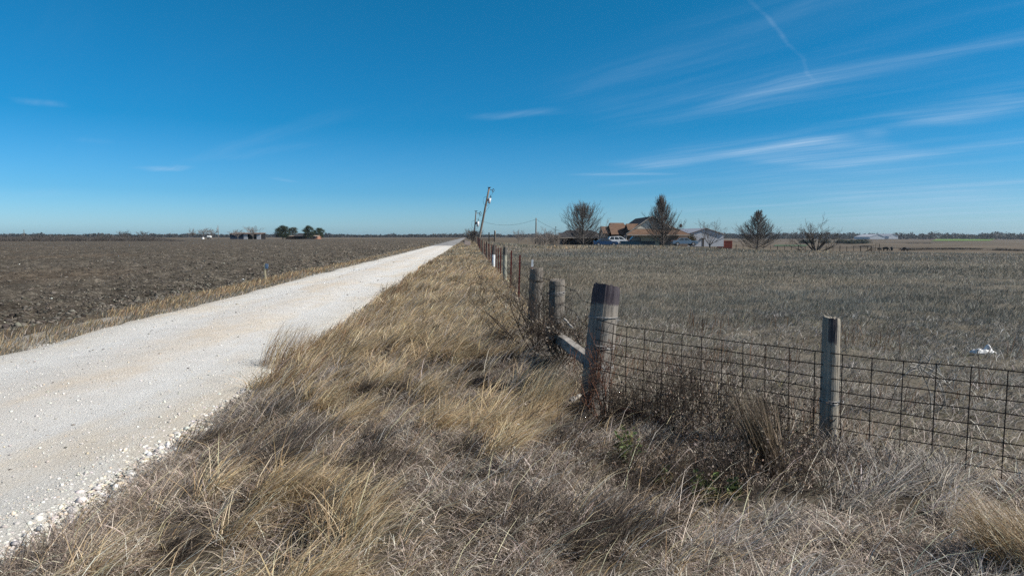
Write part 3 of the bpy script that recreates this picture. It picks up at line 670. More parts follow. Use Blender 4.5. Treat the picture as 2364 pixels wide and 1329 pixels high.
for D in (30.2, 33.3, 39.8, 43, 46, 52, 55, 58, 64, 67, 70, 76.5, 79, 82, 87, 90, 93): tpost(D, 0, 1.2, 0.015 * math.sin(D))
for zz in (1.05, 0.8, 0.55, 0.3):
    mb = MB(); pts = []
    nodes = [(P1b[0] + 0.04 * zz, P1b[1] + 0.02), (P2[0], P2[1]), (P3[0], P3[1])] + [fxy(D) for D in (15.3, 18.4, 21.8, 25.2, 30, 36.5, 43, 49, 61, 73, 84, 95, 107, 119)]
    for i in range(len(nodes) - 1):
        for j in range(6):
            f = j / 6; x = nodes[i][0] + (nodes[i + 1][0] - nodes[i][0]) * f; y = nodes[i][1] + (nodes[i + 1][1] - nodes[i][1]) * f
            pts.append((x - 0.09 * (1 if 0 < i < 2 else .6), y, (g(x, y) if i else max(g(x, y), -0.05)) + zz - 0.03 * math.sin(math.pi * f)))
    mb.tube(pts, 0.003, 4)
    for i in range(0, 40):                                  # barbs on the nearest spans
        f = i / 40; j = f * 17.0; k = int(j); p = Vector(pts[k]).lerp(Vector(pts[k + 1]), j - k)
        for a in (0, 1.6): mb.tube([p + Vector((-.012 * math.cos(a), 0, -.012 * math.sin(a) - .004)), p + Vector((.012 * math.cos(a), 0, .012 * math.sin(a) + .004))], 0.0018, 3)
    mb.build('wire', mwire, fence)

# ------------------------------------------------------------------ mesh panel fence
P4 = np.array([ax(1930, 5.3), 5.3])
mesh = thing('mesh_fence', 'rusty wire mesh panel fence running from the thick corner post past a slim wooden post', 'fence', (P4[0], P4[1], 0))
b4 = (P4[0] + .02, P4[1] + 0.05, g(*P4)); t4_ = (P4[0] + 0.012, P4[1] + 0.05, az(733, 5.35))
p4 = tag(post('post', b4, t4_, 0.068, 0.066, post_mat('slim_post_wood', (0.32, 0.295, 0.25), (0.014, 0.010, 0.028), 0.83, 9, side=(-0.35, -0.93, 0)), mesh, 8, n=24), 'slim grey brown wooden post with a dark purple mark near its top')
LP = np.array([P1b[0] - 0.02, 7.02]); d1 = P4 - LP; L1 = np.linalg.norm(d1)
PR = np.array([ax(2364, 4.55), 4.55]); d2 = (PR - P4); d2 = d2 / np.linalg.norm(d2); L2 = 3.6
def mpt(u, z):                                            # point on the panel, u metres from the corner post
    if u < L1: q = LP + d1 / L1 * u; off = 0.0
    else: q = P4 + d2 * (u - L1)
    nrm = np.array([-0.75, -0.66]); wob = 0.012 * math.sin(u * 2.3 + z * 3)
    f = min(u / L1, 1); top = 0.06 * (1 - f) - 0.015 * math.sin(f * math.pi)
    lean = 0.13 * max(0, 1 - u / 0.35) * (z / 1.0)        # follows the leaning corner post
    return (q[0] + nrm[0] * (wob + 0.0) + lean, q[1] + nrm[1] * wob - (0.16 if u < 0.3 else 0.16 * max(0, 1 - (u - .3) / 1.5)) , z + top + 0.004 * math.sin(u * 5 + z * 20))
ztop = az(815, 5.3)
mb = MB(); hz = [ztop - 0.098 * i for i in range(10)]
for z in hz: mb.tube([mpt(u, z) for u in np.linspace(-0.12, L1 + L2, 64)], 0.0043, 5)
u = 0.0
while u < L1 + L2 - 0.05:
    mb.tube([mpt(u, z) for z in np.linspace(ztop, ztop - 0.9, 10)], 0.0043, 5); u += 0.2075
mb.build('mesh_panel', mwire, mesh)
ties(p4, b4, t4_, 0.068, [0.36], mgal, 12)

# ------------------------------------------------------------------ plants built one by one
def segs_obj(name, segs, mat, parent, sides=3):
    """many tapered segments: array (N, 8) = p0 xyz, r0, p1 xyz, r1"""
    S = np.array(segs, float); N = len(S); p0, r0, p1, r1 = S[:, :3], S[:, 3], S[:, 4:7], S[:, 7]
    d = p1 - p0; d /= np.maximum(np.linalg.norm(d, axis=1, keepdims=True), 1e-9)
    ref = np.where(np.abs(d[:, 2:3]) < 0.9, np.array([[0, 0, 1.0]]), np.array([[1.0, 0, 0]]))
    u = np.cross(d, ref); u /= np.linalg.norm(u, axis=1, keepdims=True); w = np.cross(d, u)
    a = 2 * math.pi * np.arange(sides) / sides
    ring = u[:, None] * np.cos(a)[None, :, None] + w[:, None] * np.sin(a)[None, :, None]
    V = np.concatenate([p0[:, None] + ring * r0[:, None, None], p1[:, None] + ring * r1[:, None, None]], 1)
    q = np.array([[k, (k + 1) % sides, sides + (k + 1) % sides, sides + k] for k in range(sides)])
    loops = (q[None] + (np.arange(N) * 2 * sides)[:, None, None]).ravel()
    return meshobj(name, V.reshape(-1, 3), (loops, np.full(N * sides, 4)), mat, parent, smooth=True)
def grow(segs, p, d, L, r, depth, q, spread, n, taper=0.6, up=0.12, wig=0.16, minr=0.004, ratio=0.62, steps=4):
    """recursive branch"""
    p = np.array(p, float); d = np.array(d, float); pts = [p]; rr = r
    for i in range(steps):
        d = d + q.normal(0, wig, 3) + np.array([0, 0, up]); d /= np.linalg.norm(d)
        p2 = pts[-1] + d * L / steps; r2 = max(minr, r * (1 - (1 - taper) * (i + 1) / steps))
        segs.append((*pts[-1], rr, *p2, r2)); pts.append(p2); rr = r2
        if depth > 0 and i >= 1 or (depth > 0 and i == 0 and q.random() < 0.4):
            for _ in range(max(1, int(round(n * q.uniform(0.5, 1.3) / steps)))):
                a = q.uniform(0, 6.28); v = np.array([math.cos(a), math.sin(a), q.uniform(-0.1, 0.5)]); v = v - d * (v @ d); v /= np.linalg.norm(v) + 1e-9
                nd_ = d * math.cos(spread) + v * math.sin(spread)
                grow(segs, pts[-1], nd_, L * ratio * q.uniform(0.7, 1.15), max(minr, rr * 0.6), depth - 1, q, spread, n, taper, up, wig, minr, ratio, steps)
mbark = pmat('winter_bark', [(0.35, (0.060, 0.052, 0.047)), (0.65, (0.12, 0.105, 0.095))], 3, 5, 0.95)
mtwig = pmat('bare_twigs', [(0.35, (0.085, 0.076, 0.070)), (0.65, (0.145, 0.130, 0.120))], 1.2, 4, 0.95)
mtwig2 = pmat('grey_twigs', [(0.35, (0.17, 0.15, 0.135)), (0.65, (0.26, 0.23, 0.21))], 1.2, 4, 0.95)
def tree(name, label, cat, px, D, top, width, kind, seed, group=None, base=None, lean=0.0, mats=(mbark, mtwig), dens=1.0):
    """bare tree: px column, D depth, `top` image row of its crown, width in photo pixels"""
    x = ax(px, D); z = g(x, D); h = az(top, D) - z; w = width * D / F
    root = thing(name, label, cat, (x, D, z), group); q = np.random.default_rng(seed); tr, cr = [], []
    mr = max(0.005, D * 0.000085); dp = 3
    B = np.array([x, D, z - 0.15])
    if kind == 'cone':
        n = int(9); pts = [B]
        for i in range(n):
            f = (i + 1) / n; pts.append(np.array([x + lean * h * f * 0.3 + q.normal(0, 0.02) * h * .3, D + q.normal(0, .02) * h * .2, z + h * f * 0.97]))
        for i in range(n):
            r0 = h * 0.017 * (1 - i / n) + mr; tr.append((*pts[i], r0, *pts[i + 1], h * 0.017 * (1 - (i + 1) / n) + mr))
        m = int(80 * dens)
        for i in range(m):
            f = 0.07 + 0.88 * (i + q.random()) / m; k = min(int(f * n), n - 1); p = pts[k] + (pts[k + 1] - pts[k]) * (f * n - k)
            a = i * 2.4 + q.normal(0, .4)
            prof = (1 - f) ** 0.72 * (0.75 + 0.25 * math.sin(math.pi * min(1, f * 2.2)))
            Lb = (w / 2) * prof * q.uniform(0.75, 1.25) * 1.25 + 0.05 * h
            el = R(4 + 58 * f)
            d = np.array([math.cos(a) * math.cos(el), math.sin(a) * math.cos(el), math.sin(el)])
            grow(cr, p, d, Lb, mr + h * 0.004 * (1 - f), 2, q, R(22), 8, 0.5, 0.08, 0.06, mr, 0.45, 5)
    elif kind == 'round':
        k = 5; bp = B.copy(); p = np.array([x + lean * h * .06, D, z + h * (0.17 if D < 200 else 0.3)]); tr.append((*B, h * 0.028, *p, h * 0.022))
        for i in range(int(8 * dens) + 2):
            a = i * 2.4 + q.normal(0, .3); el = R(q.uniform(38, 82)); d = np.array([math.cos(a) * math.cos(el) + lean, math.sin(a) * math.cos(el), math.sin(el)]); d /= np.linalg.norm(d)
            horiz = math.hypot(d[0], d[1]); Lb = min((h * 0.72) / max(d[2], .3), (w / 2) * 0.85 / max(horiz, 0.1)) * q.uniform(0.8, 1.0) * 0.72
            grow(cr, p - np.array([0, 0, q.uniform(0, .07) * h]), d, Lb, h * 0.012, dp, q, R(30), 5.0 if D < 200 else 4.0, 0.5, 0.09, 0.13, mr, 0.55, 4)
    elif kind in ('plume', 'flame'):               # upright dense crown, low branches to the ground
        n = 8; pts = [B]
        for i in range(n):
            f = (i + 1) / n; pts.append(np.array([x + lean * h * 0.35 * f ** 1.5, D, z + h * 0.8 * f]))
        for i in range(n): tr.append((*pts[i], h * 0.024 * (1 - i / n) + mr, *pts[i + 1], h * 0.024 * (1 - (i + 1) / n) + mr))
        m = int(60 * dens)
        for i in range(m):
            f = 0.05 + 0.93 * (i + q.random()) / m; k = min(int(f * n), n - 1); p = pts[k] + (pts[k + 1] - pts[k]) * (f * n - k)
            a = i * 2.4 + q.normal(0, .3); el = R(24 + 54 * f ** .8)
            prof = 0.62 + 0.4 * math.sin(math.pi * min(1, f * 1.15)) - 0.35 * f
            if kind == 'flame': prof = 1.12 - 1.0 * f; el = R(26 + 54 * f)
            d = np.array([math.cos(a) * math.cos(el) + lean * f, math.sin(a) * math.cos(el), math.sin(el)]); d /= np.linalg.norm(d)
            grow(cr, p, d, (w / 2) * prof * q.uniform(.8, 1.3) * 1.1 + 0.1 * h * f, mr + h * 0.004, 2, q, R(17), 8, 0.5, 0.10, 0.06, mr, 0.5, 5)
    elif kind == 'spread':
        for dx, dz, Lf in ((-.75, .5, 1), (.85, .5, 1.05), (-.4, .9, 1), (.32, .95, 1), (-.05, 1, .95), (.62, .8, 1), (-1, .16, 1.25), (.95, .3, .7), (-.62, .72, .95)):
            d = np.array([dx, q.normal(0, .35), dz]); d /= np.linalg.norm(d)
            grow(cr, B + np.array([q.normal(0, .1), q.normal(0, .1), .2]), d, h * .62 * Lf, h * 0.028, 3, q, R(33), 6.2, 0.4, 0.03, 0.17, mr * 1.25, 0.56, 5)
        tr.append((*B, h * 0.045, *(B + np.array([0, 0, h * 0.1])), h * 0.04))
    elif kind == 'bush':
        for i in range(int(26 * dens)):
            a = q.uniform(0, 6.28); el = R(q.uniform(25, 85)); d = np.array([math.cos(a) * math.cos(el), math.sin(a) * math.cos(el), math.sin(el)])
            o = np.array([q.uniform(-.4, .4) * w, q.uniform(-.25, .25) * w, 0])
            grow(cr, B + o, d, min(h * 0.62 / max(d[2], .4), w * .5), mr * 1.6, 2, q, R(34), 6, 0.5, 0.08, 0.18, mr, 0.55, 4)
        tr.append((*B, mr * 3, *(B + np.array([0, 0, h * 0.3])), mr * 2))
    # fit the crown to the size it has in the photograph
    A_ = np.array(cr + tr); zt = np.percentile(A_[:, 6], 99.4); zk = (h + 0.15) / (zt - B[2])
    xs = np.concatenate([A_[:, 0], A_[:, 4]]); lo, hi = np.percentile(xs, 2), np.percentile(xs, 98); xk = w / (hi - lo)
    def fit(S):
        S = np.array(S, float)
        for o in (0, 4):
            S[:, o + 2] = B[2] + (S[:, o + 2] - B[2]) * zk; S[:, o] = x + (S[:, o] - x) * xk; S[:, o + 1] = D + (S[:, o + 1] - D) * xk
        return S
    segs_obj('trunk', fit(tr), mats[0], root, 7); segs_obj('crown', fit(cr), mats[1], root, 3)
    return root
# trees round the farmhouse
tree('bare_tree', 'broad rounded bare tree in front of the dark roofed house', 'tree', 1346, 112, 467, 70, 'plume', 11, lean=-0.05, dens=1.5)
tree('bare_tree', 'slim pale bare tree between the dark roofed house and the brown roofed house', 'tree', 1388, 122, 503, 40, 'round', 12, mats=(mtwig2, mtwig2), dens=.7)
tree('bare_tree', 'tall pointed bare tree standing in front of the brown roofed house', 'tree', 1531, 110, 452, 60, 'flame', 13, lean=-0.10, dens=2.1)
tree('bare_tree', 'open vase shaped bare tree in front of the grey metal shed', 'tree', 1639, 106, 508, 56, 'round', 14, dens=.8, mats=(mbark, mtwig))
tree('bare_tree', 'neat cone shaped bare tree alone right of the red container', 'tree', 1749, 104, 486, 66, 'cone', 15, dens=2.0)
tree('bare_tree', 'low wide spreading bare tree with several trunks in the pasture', 'tree', 1884, 96, 506, 118, 'spread', 16, mats=(mbark, mbark))
tree('bare_tree', 'small pale bare tree standing alone left of the wooden service pole', 'tree', 1198, 165, 531, 26, 'round', 17, mats=(mtwig2, mtwig2))
tree('bare_shrub', 'wide grey bare shrub just right of the wooden service pole', 'shrub', 1252, 135, 534, 46, 'bush', 18, mats=(mtwig2, mtwig2), dens=1.5)
tree('bare_tree', 'thin pale bare tree rising from the shrubs left of the dark roofed house', 'tree', 1258, 130, 524, 42, 'round', 19, mats=(mtwig2, mtwig2), dens=.5)
tree('bare_shrub', 'wide grey bare shrub against the left end of the dark roofed house', 'shrub', 1283, 134, 537, 42, 'bush', 20, mats=(mtwig2, mtwig2), dens=1.5)
tree('bare_shrub', 'dark bare shrub at the foot of the two leaning utility poles', 'shrub', 1094, 175, 529, 36, 'plume', 21, dens=1.1)
# trees beyond the ploughed field
LG = 'bare trees beyond the ploughed field'
tree('bare_tree', 'small bare tree left of the white farm tank', 'tree', 443, 440, 527, 18, 'round', 31, LG, mats=(mtwig2, mtwig2))
tree('bare_tree', 'wide bare tree standing over the white farm tank', 'tree', 470, 440, 526, 26, 'round', 32, LG, mats=(mtwig2, mtwig2))
tree('bare_tree', 'bare tree between the white farm tank and the distant utility pole', 'tree', 489, 440, 528, 26, 'round', 33, LG, mats=(mtwig2, mtwig2))
tree('bare_tree', 'bare tree in front of the dark blue end of the open shed', 'tree', 549, 425, 529, 28, 'round', 34, LG, mats=(mtwig2, mtwig2))
tree('bare_tree', 'larger bare tree in front of the open bay of the shed', 'tree', 584, 425, 522, 40, 'round', 35, LG, mats=(mtwig2, mtwig2), dens=1.2)
tree('bare_tree', 'spiky bare tree in the brush row left of the flat topped one', 'tree', 284, 245, 531, 30, 'round', 36, LG)
tree('bare_tree', 'flat topped bare tree rising from the brush row', 'tree', 330, 245, 533, 26, 'round', 37, LG)
# brush row at the far left edge of the field
q = np.random.default_rng(5); segs = []
for i in range(1300):
    px = q.uniform(-260, 425); D = q.uniform(238, 268); x = ax(px, D); hgt = q.uniform(0.9, 2.0) * (0.75 + 0.7 * fbm(np.array(px * 0.015), np.array(0.0), 9)) * (1 if px < 340 else max(.25, 1 - (px - 340) / 110))
    for j in range(5):
        a = q.uniform(0, 6.28); el = R(q.uniform(35, 88)); d = np.array([math.cos(a) * math.cos(el), math.sin(a) * math.cos(el), math.sin(el)])
        grow(segs, (x + q.normal(0, .5), D + q.normal(0, .5), g(x, D) - .1), d, hgt * q.uniform(.5, .85), .03, 1, q, R(35), 5, .5, .05, .18, 0.034, .6, 3)
tag(segs_obj('brush_row', segs, mtwig, None, 3), 'row of low bare brush along the far left edge of the ploughed field', 'brush', kind='stuff')

# leafy oaks
mleaf = colmat('oak_leaves', 0.2, 0.6, 0.3)
def leaf_quads(P, size, q):
    N = len(P); a = q.normal(0, 1, (N, 3)); a /= np.linalg.norm(a, axis=1, keepdims=True); b_ = np.cross(a, q.normal(0, 1, (N, 3))); b_ /= np.linalg.norm(b_, axis=1, keepdims=True)
    s = (size * q.uniform(.5, 1.3, N))[:, None]
    V = np.stack([P - a * s, P + b_ * s * .5, P + a * s, P - b_ * s * .5], 1)
    return V.reshape(-1, 3), (np.arange(4 * N), np.full(N, 4))
def oak(label, px, D, top, bot, width, seed, cols, dens=1.0):
    x = ax(px, D); z = g(x, D); zt, zb = az(top, D), az(bot, D); w = width * D / F; q = np.random.default_rng(seed)
    root = thing('oak_tree', label, 'tree', (x, D, z), 'evergreen oaks round the brick house')
    tr = [(x, D, z - .2, w * .035, x + .1, D, zb + (zt - zb) * .25, w * .025)]
    for i in range(7):
        a = i * 2.4; e = (x + math.cos(a) * w * .28, D + math.sin(a) * w * .28, zb + (zt - zb) * q.uniform(.4, .7)); tr.append((x + .05, D, zb + (zt - zb) * .08, w * .02, *e, w * .006))
    segs_obj('trunk', tr, mbark, root, 7)
    P = []
    for i in range(int(85 * dens)):
        a = q.uniform(0, 6.28); rr = math.sqrt(q.random()); f = q.random()
        prof = math.sqrt(max(0.05, 1 - (1.75 * (f - 0.42)) ** 2)) 
        c = np.array([x + math.cos(a) * rr * w / 2 * prof * .88, D + math.sin(a) * rr * w / 2 * prof * .88, zb + (zt - zb) * (0.08 + 0.86 * f)])
        P.append(c + q.normal(0, 1, (110, 3)) * np.array([w * .055, w * .055, w * .04]))
    P = np.concatenate(P); V, Fc = leaf_quads(P, np.full(len(P), w * 0.02), q)
    meshobj('crown', V, Fc, mleaf, root, col=np.repeat(palette(len(P), cols, var=.3), 4, 0))
DK = [(0.022, 0.034, 0.014), (0.03, 0.045, 0.018), (0.045, 0.06, 0.025)]
oak('dark evergreen oak with a clear trunk at the left end of the brick house', 653, 430, 521, 549, 38, 41, DK, 1.3)
oak('greyish green oak half bare beside the darkest oak, over the brick house', 676, 440, 524, 549, 30, 42, [(0.05, 0.06, 0.03), (0.09, 0.085, 0.055), (0.035, 0.045, 0.02)], .7)
oak('upright dark oak in front of the brick wall right of the porch', 713, 428, 521, 549, 32, 43, DK, 1.2)
oak('greener low oak past the right end of the brick house', 738, 445, 526, 549, 30, 44, [(0.035, 0.055, 0.022), (0.05, 0.075, 0.03), (0.03, 0.042, 0.018)])
# mid distance shrubs at right
for i, (px, D, w_, h_) in enumerate([(1942, 640, 22, 9), (1965, 600, 26, 9), (1990, 620, 34, 10), (1862, 650, 30, 8), (1905, 680, 22, 8)]):
    x = ax(px, D); z = g(x, D); w = w_ * D / F; h = h_ * D / F; q = np.random.default_rng(60 + i)
    root = thing('cedar_shrub', ['low dark shrub nearest the spreading bare tree', 'dark shrub in the middle of the dark clump left of the pale barns', 'widest dark green shrub, next to the pale barns', 'dark shrub seen through the left branches of the spreading tree', 'dark shrub seen behind the crown of the spreading tree'][i], 'shrub', (x, D, z), 'dark shrubs on the slope behind the spreading tree')
    P = q.normal(0, 1, (2600, 3)) * np.array([w * .24, w * .2, h * .26]) + np.array([x, D, z + h * .45]); P[:, 2] = np.maximum(P[:, 2], z)
    V, Fc = leaf_quads(P, np.full(len(P), 0.45), q); meshobj('foliage', V, Fc, mleaf, root, col=np.repeat(palette(len(P), [(0.04, 0.055, 0.03), (0.06, 0.07, 0.045), (0.03, 0.04, 0.022)], var=.3), 4, 0))
    segs_obj('stem', [(x, D, z - .3, .25, x, D, z + h * .4, .15)], mbark, root, 6)

# far woods
q = np.random.default_rng(77); PP = []; CC = []; SZ = []
for i in range(6500):
    a = q.uniform(-52, 52); D = q.uniform(1450, 2050); rt = float(ss(8, 20, a)); x, y = D * math.sin(R(a)), D * math.cos(R(a)); z = g(x, y)
    hgt = (5.0 + 4.0 * vn(np.array(a * 1.7), np.array(0.0), 5) + 1.6 * vn(np.array(a * 9), np.array(0.0), 6)) * (1 + 0.7 * rt) * (0.72 + 0.36 * q.random()); w = q.uniform(5, 11)
    n = 24; f = np.sqrt(q.random(n)); th = q.uniform(0, 6.28, n)
    PP.append(np.stack([x + f * w * .5 * np.cos(th), y + f * w * .5 * np.sin(th), z + hgt * (0.02 + 0.95 * q.random(n) * np.sqrt(1 - 0.8 * f ** 2))], 1)); SZ.append(np.full(n, 1.9))
    CC.append(palette(n, [(0.035, 0.042, 0.035), (0.055, 0.055, 0.048), (0.075, 0.066, 0.058)], var=.25))
P = np.concatenate(PP); V, Fc = leaf_quads(P, np.concatenate(SZ), q)
tag(meshobj('distant_woods', V, Fc, mleaf, col=np.repeat(np.concatenate(CC), 4, 0)), 'long dark line of woods along the horizon', 'woods', kind='stuff')
# low scrub lines on the right hand slope
PP = []; CC = []
for (p0, D0, p1, D1, nn) in ((2085, 262, 2230, 285, 60), (1975, 420, 2012, 430, 22), (2230, 290, 2262, 280, 10), (2330, 250, 2420, 240, 30), (2295, 265, 2320, 262, 10), (2095, 620, 2150, 640, 22)):
    for i in range(nn):
        f = q.random(); px = p0 + (p1 - p0) * f; D = D0 + (D1 - D0) * f + q.normal(0, 3); x = ax(px, D); z = g(x, D)
        PP.append(np.array([x, D, z + .25]) + np.abs(q.normal(0, 1, (60, 3))) * np.array([1, 1, .45]) * np.where(q.random((60, 3)) < .5, -1, 1) * np.array([1, 1, .5])); CC.append(palette(60, [(0.05, 0.042, 0.034), (0.08, 0.065, 0.05)], var=.3))
P = np.concatenate(PP); V, Fc = leaf_quads(P, np.full(len(P), .2), q)
tag(meshobj('scrub_line', V, Fc, mleaf, col=np.repeat(np.concatenate(CC), 4, 0)), 'dark lines of low scrub on the far pasture slope', 'scrub', kind='stuff')

# thorny shrub between the second and third posts
def near_shrub(name, label, x, y, n, hgt, seed, mat, leaves=None, spread=R(38), up=.05, cat='shrub', depth=3, r=.011, lean=None, nb=4.5):
    q = np.random.default_rng(seed); z = g(x, y); root = thing(name, label, cat, (x, y, z)); S = []
    for i in range(n):
        a = q.uniform(0, 6.28); el = R(q.uniform(35, 85)); d = np.array([math.cos(a) * math.cos(el), math.sin(a) * math.cos(el), math.sin(el)])
        if lean is not None: d = d + np.array(lean); d /= np.linalg.norm(d)
        grow(S, (x + q.normal(0, .004), y + q.normal(0, .004), z - .02), d, hgt * q.uniform(.5, .9), r * q.uniform(.6, 1.1), depth, q, spread, nb, .5, up, .16, 0.0016, .55, 5)
    segs_obj('stems', S, mat, root, 4)
    if leaves:
        A = np.array(S); k = leaves[0]; i = q.integers(0, len(A), k); P = A[i, 4:7] + q.normal(0, .012, (k, 3)); P[:, 2] = np.maximum(P[:, 2], z + .01)
        V, Fc = leaf_quads(P, np.full(k, leaves[1]), q); meshobj('leaves', V, Fc, mleaf2, root, col=np.repeat(palette(k, leaves[2], var=.22), 4, 0))
    return root
mleaf2 = colmat('small_leaves', 0.25, 0.6, 0.3)
mstem = pmat('dark_stems', [(0.35, (0.028, 0.021, 0.017)), (0.65, (0.075, 0.058, 0.046))], 20, 4, 0.9)
xs, ys = ax(1236, 9.6), 9.6
near_shrub('thorny_shrub', 'dark thorny leafless shrub reaching left from the second wooden post', xs, ys, 12, 1.15, 101, mstem, None, lean=(-0.35, 0, -.05))
near_shrub('dead_bush', 'dark dead bush with curled leaves at the foot of the second post', ax(1300, 8.9), 8.7, 13, 0.7, 102, mstem, (900, .016, [(0.20, 0.15, 0.11), (0.34, 0.28, 0.22), (0.12, 0.085, 0.06)]))
near_shrub('dead_bush', 'reddish dead weed climbing the front of the corner post', P1b[0] + .10, 6.75, 5, 0.7, 103, pmat('reddish_stems', [(0.35, (0.10, 0.05, 0.035)), (0.65, (0.18, 0.09, 0.06))], 20), (240, .010, RUST), up=.2)
# weeds along the mesh fence: one tangle nobody could count
S = []; LP_ = []; q = np.random.default_rng(104)
for i in range(320):
    f = q.beta(1.25, 1.3) * 1.02; p = LP + d1 * f + np.array([-0.25, -0.25]) * q.uniform(-0.7, 1.6); x, y = p; hgt = q.uniform(.16, .56) * (1.1 - .45 * abs(f - .45)) * (0.5 + 0.5 * min(1, f / .3))
    d = np.array([q.normal(0, .18), q.normal(0, .18), 1]); d /= np.linalg.norm(d)
    grow(S, (x, y, g(x, y) - .02), d, hgt, q.uniform(.002, .0042), 1, q, R(36), 9, .5, .08, .09, 0.0013, .42, 6)
for i in range(340):
    x, y = 1.4 + q.normal(0, .58), 4.72 + q.normal(0, .34); d = np.array([q.normal(0, .35), q.normal(0, .35), 1]); d /= np.linalg.norm(d)
    grow(S, (x, y, g(x, y) - .02), d, q.uniform(.12, .34), q.uniform(.0018, .0034), 1, q, R(38), 8, .5, .06, .12, 0.0012, .45, 5)
S = np.array(S)
segs_obj('weed_tangle', S, mstem, None, 3).name = 'fence_weeds'
tag(bpy.data.objects['fence_weeds'], 'dark tangle of dead weed stems along the foot of the mesh fence', 'weeds', kind='stuff')
k = 9500; i = q.integers(0, len(S), k); P = S[i, 4:7] + q.normal(0, .015, (k, 3))
V, Fc = leaf_quads(P, np.full(k, .0115), q)
tag(meshobj('weed_leaves', V, Fc, mleaf2, col=np.repeat(palette(k, [(0.10, 0.075, 0.058), (0.30, 0.25, 0.205), (0.06, 0.047, 0.038), (0.16, 0.10, 0.065)], var=.25), 4, 0)), 'curled brown leaves clinging to the weeds along the mesh fence', 'leaves', kind='stuff')
GR = [(0.12, 0.165, 0.06), (0.19, 0.25, 0.09), (0.085, 0.115, 0.045), (0.24, 0.20, 0.10)]
for (px, py, D, n, hh, lab, nl) in ((1625, 1150, 4.45, 7, .24, 'brightest green leafy plant below the mesh fence', 420), (1455, 1075, 5.2, 9, .26, 'olive green leafy plant in front of the corner post', 420), (1700, 1175, 4.3, 6, .18, 'small green plant nearest the big dark grass tuft', 200), (1545, 1120, 4.8, 6, .2, 'low dull green plant between the two larger green plants', 200)):
    near_shrub('green_plant', lab, ax(px, D), D, n, hh, int(px), pmat('green_stems', (0.09, 0.10, 0.04), 9) if 'mgs' not in globals() else mgs, (nl, .021, GR), cat='plant', depth=1, r=.003, up=.12)
# grass tufts that stand out
def tuft(name, label, x, y, n, L, lean, cols, seed, rad=.1, bend=(.7, 1.7)):
    q = np.random.default_rng(seed); z = g(x, y); a = q.uniform(0, 6.28, n); rr = rad * np.sqrt(q.random(n)); P = np.stack([x + rr * np.cos(a), y + rr * np.sin(a), np.full(n, z - .01)], 1)
    ph = lean + q.normal(0, .5, n); v, l, s_, c = blades(P, q.uniform(.55, 1.1, n) * L, np.full(n, .0042) * q.uniform(.6, 1.2, n), ph, q.uniform(0.0, .45, n), q.uniform(*bend, n), palette(n, cols))
    return tag(meshobj(name, v, (l, s_), mgrass, col=c, at=(x, y, z)), label, 'grass tuft')
tuft('grass_tuft', 'big dark brown grass tuft leaning against the mesh beside the slim post', ax(1800, 4.75), 4.75, 520, .72, 2.6, [(0.09, 0.066, 0.043), (0.16, 0.115, 0.07), (0.06, 0.045, 0.032), (0.36, 0.28, 0.2)], 201, .10, (.2, .9))
tuft('grass_tuft', 'long golden brown grass tuft at the bottom right corner', ax(2440, 3.2), 3.2, 700, .48, 2.9, [(0.22, 0.15, 0.08), (0.34, 0.24, 0.13), (0.5, 0.42, 0.3)], 202, .22)
tuft('grass_tuft', 'pale grass tuft arching over the dark base of the corner post', ax(1225, 6.6), 6.5, 520, .8, 0.25, GOLD, 203, .22)
tuft('grass_tuft', 'tall thin brown grass tuft leaning out over the road edge', ax(640, 8.9), 8.9, 300, .7, 0.2, GOLD + RUST, 204, .28, (.4, 1.1))

# ------------------------------------------------------------------ odds and ends near by
mplast = pmat('white_plastic', [(0.35, (0.42, 0.41, 0.40)), (0.6, (0.72, 0.73, 0.73))], 22, 5, 0.35, spec=0.5)
D = 1.7 * F / (830 - HOR); x0 = ax(2283, D); n = 26
U, W_ = np.meshgrid(np.linspace(-1, 1, n), np.linspace(-1, 1, n)); rr = np.random.default_rng(9)
X = U * .135 + .03 * (fbm(U * 2, W_ * 2, 3) - .5); Y = W_ * .085 + .05 * (fbm(U * 2, W_ * 2, 4) - .5)
edge = np.clip(1 - np.maximum(np.abs(U), np.abs(W_)) ** 4, 0, 1)
Z = edge * (0.02 + 0.09 * np.clip(fbm(U * 1.6 + 3, W_ * 1.6, 8) * 1.5 - .3, 0, 1) + 0.07 * np.exp(-((U - .55) ** 2 + W_ ** 2) * 6)) + 0.02 * (fbm(U * 6, W_ * 6, 12) - .3)
V = np.stack([x0 + X.ravel(), D + Y.ravel(), g(x0, D) + .03 + Z.ravel()], 1); i = np.arange(n - 1)[None] + n * np.arange(n - 1)[:, None]
bag = tag(meshobj('plastic_bag', V, (np.stack([i, i + 1, i + n + 1, i + n], -1).reshape(-1), np.full((n - 1) ** 2, 4)), mplast, at=(x0, D, g(x0, D)), smooth=False), 'crumpled white plastic bag lying in the pasture behind the mesh fence', 'plastic bag')
so = bag.modifiers.new('thick', 'SOLIDIFY'); so.thickness = 0.003
mstick = pmat('grey_sticks', [(0.35, (0.2, 0.185, 0.165)), (0.65, (0.38, 0.36, 0.33))], 20)
br = thing('dead_branch', 'pale dead branch arching in the grass behind the right part of the mesh', 'branch', (ax(2190, 6.3), 6.3, g(ax(2190, 6.3), 6.3)))
S = []; q = np.random.default_rng(301)
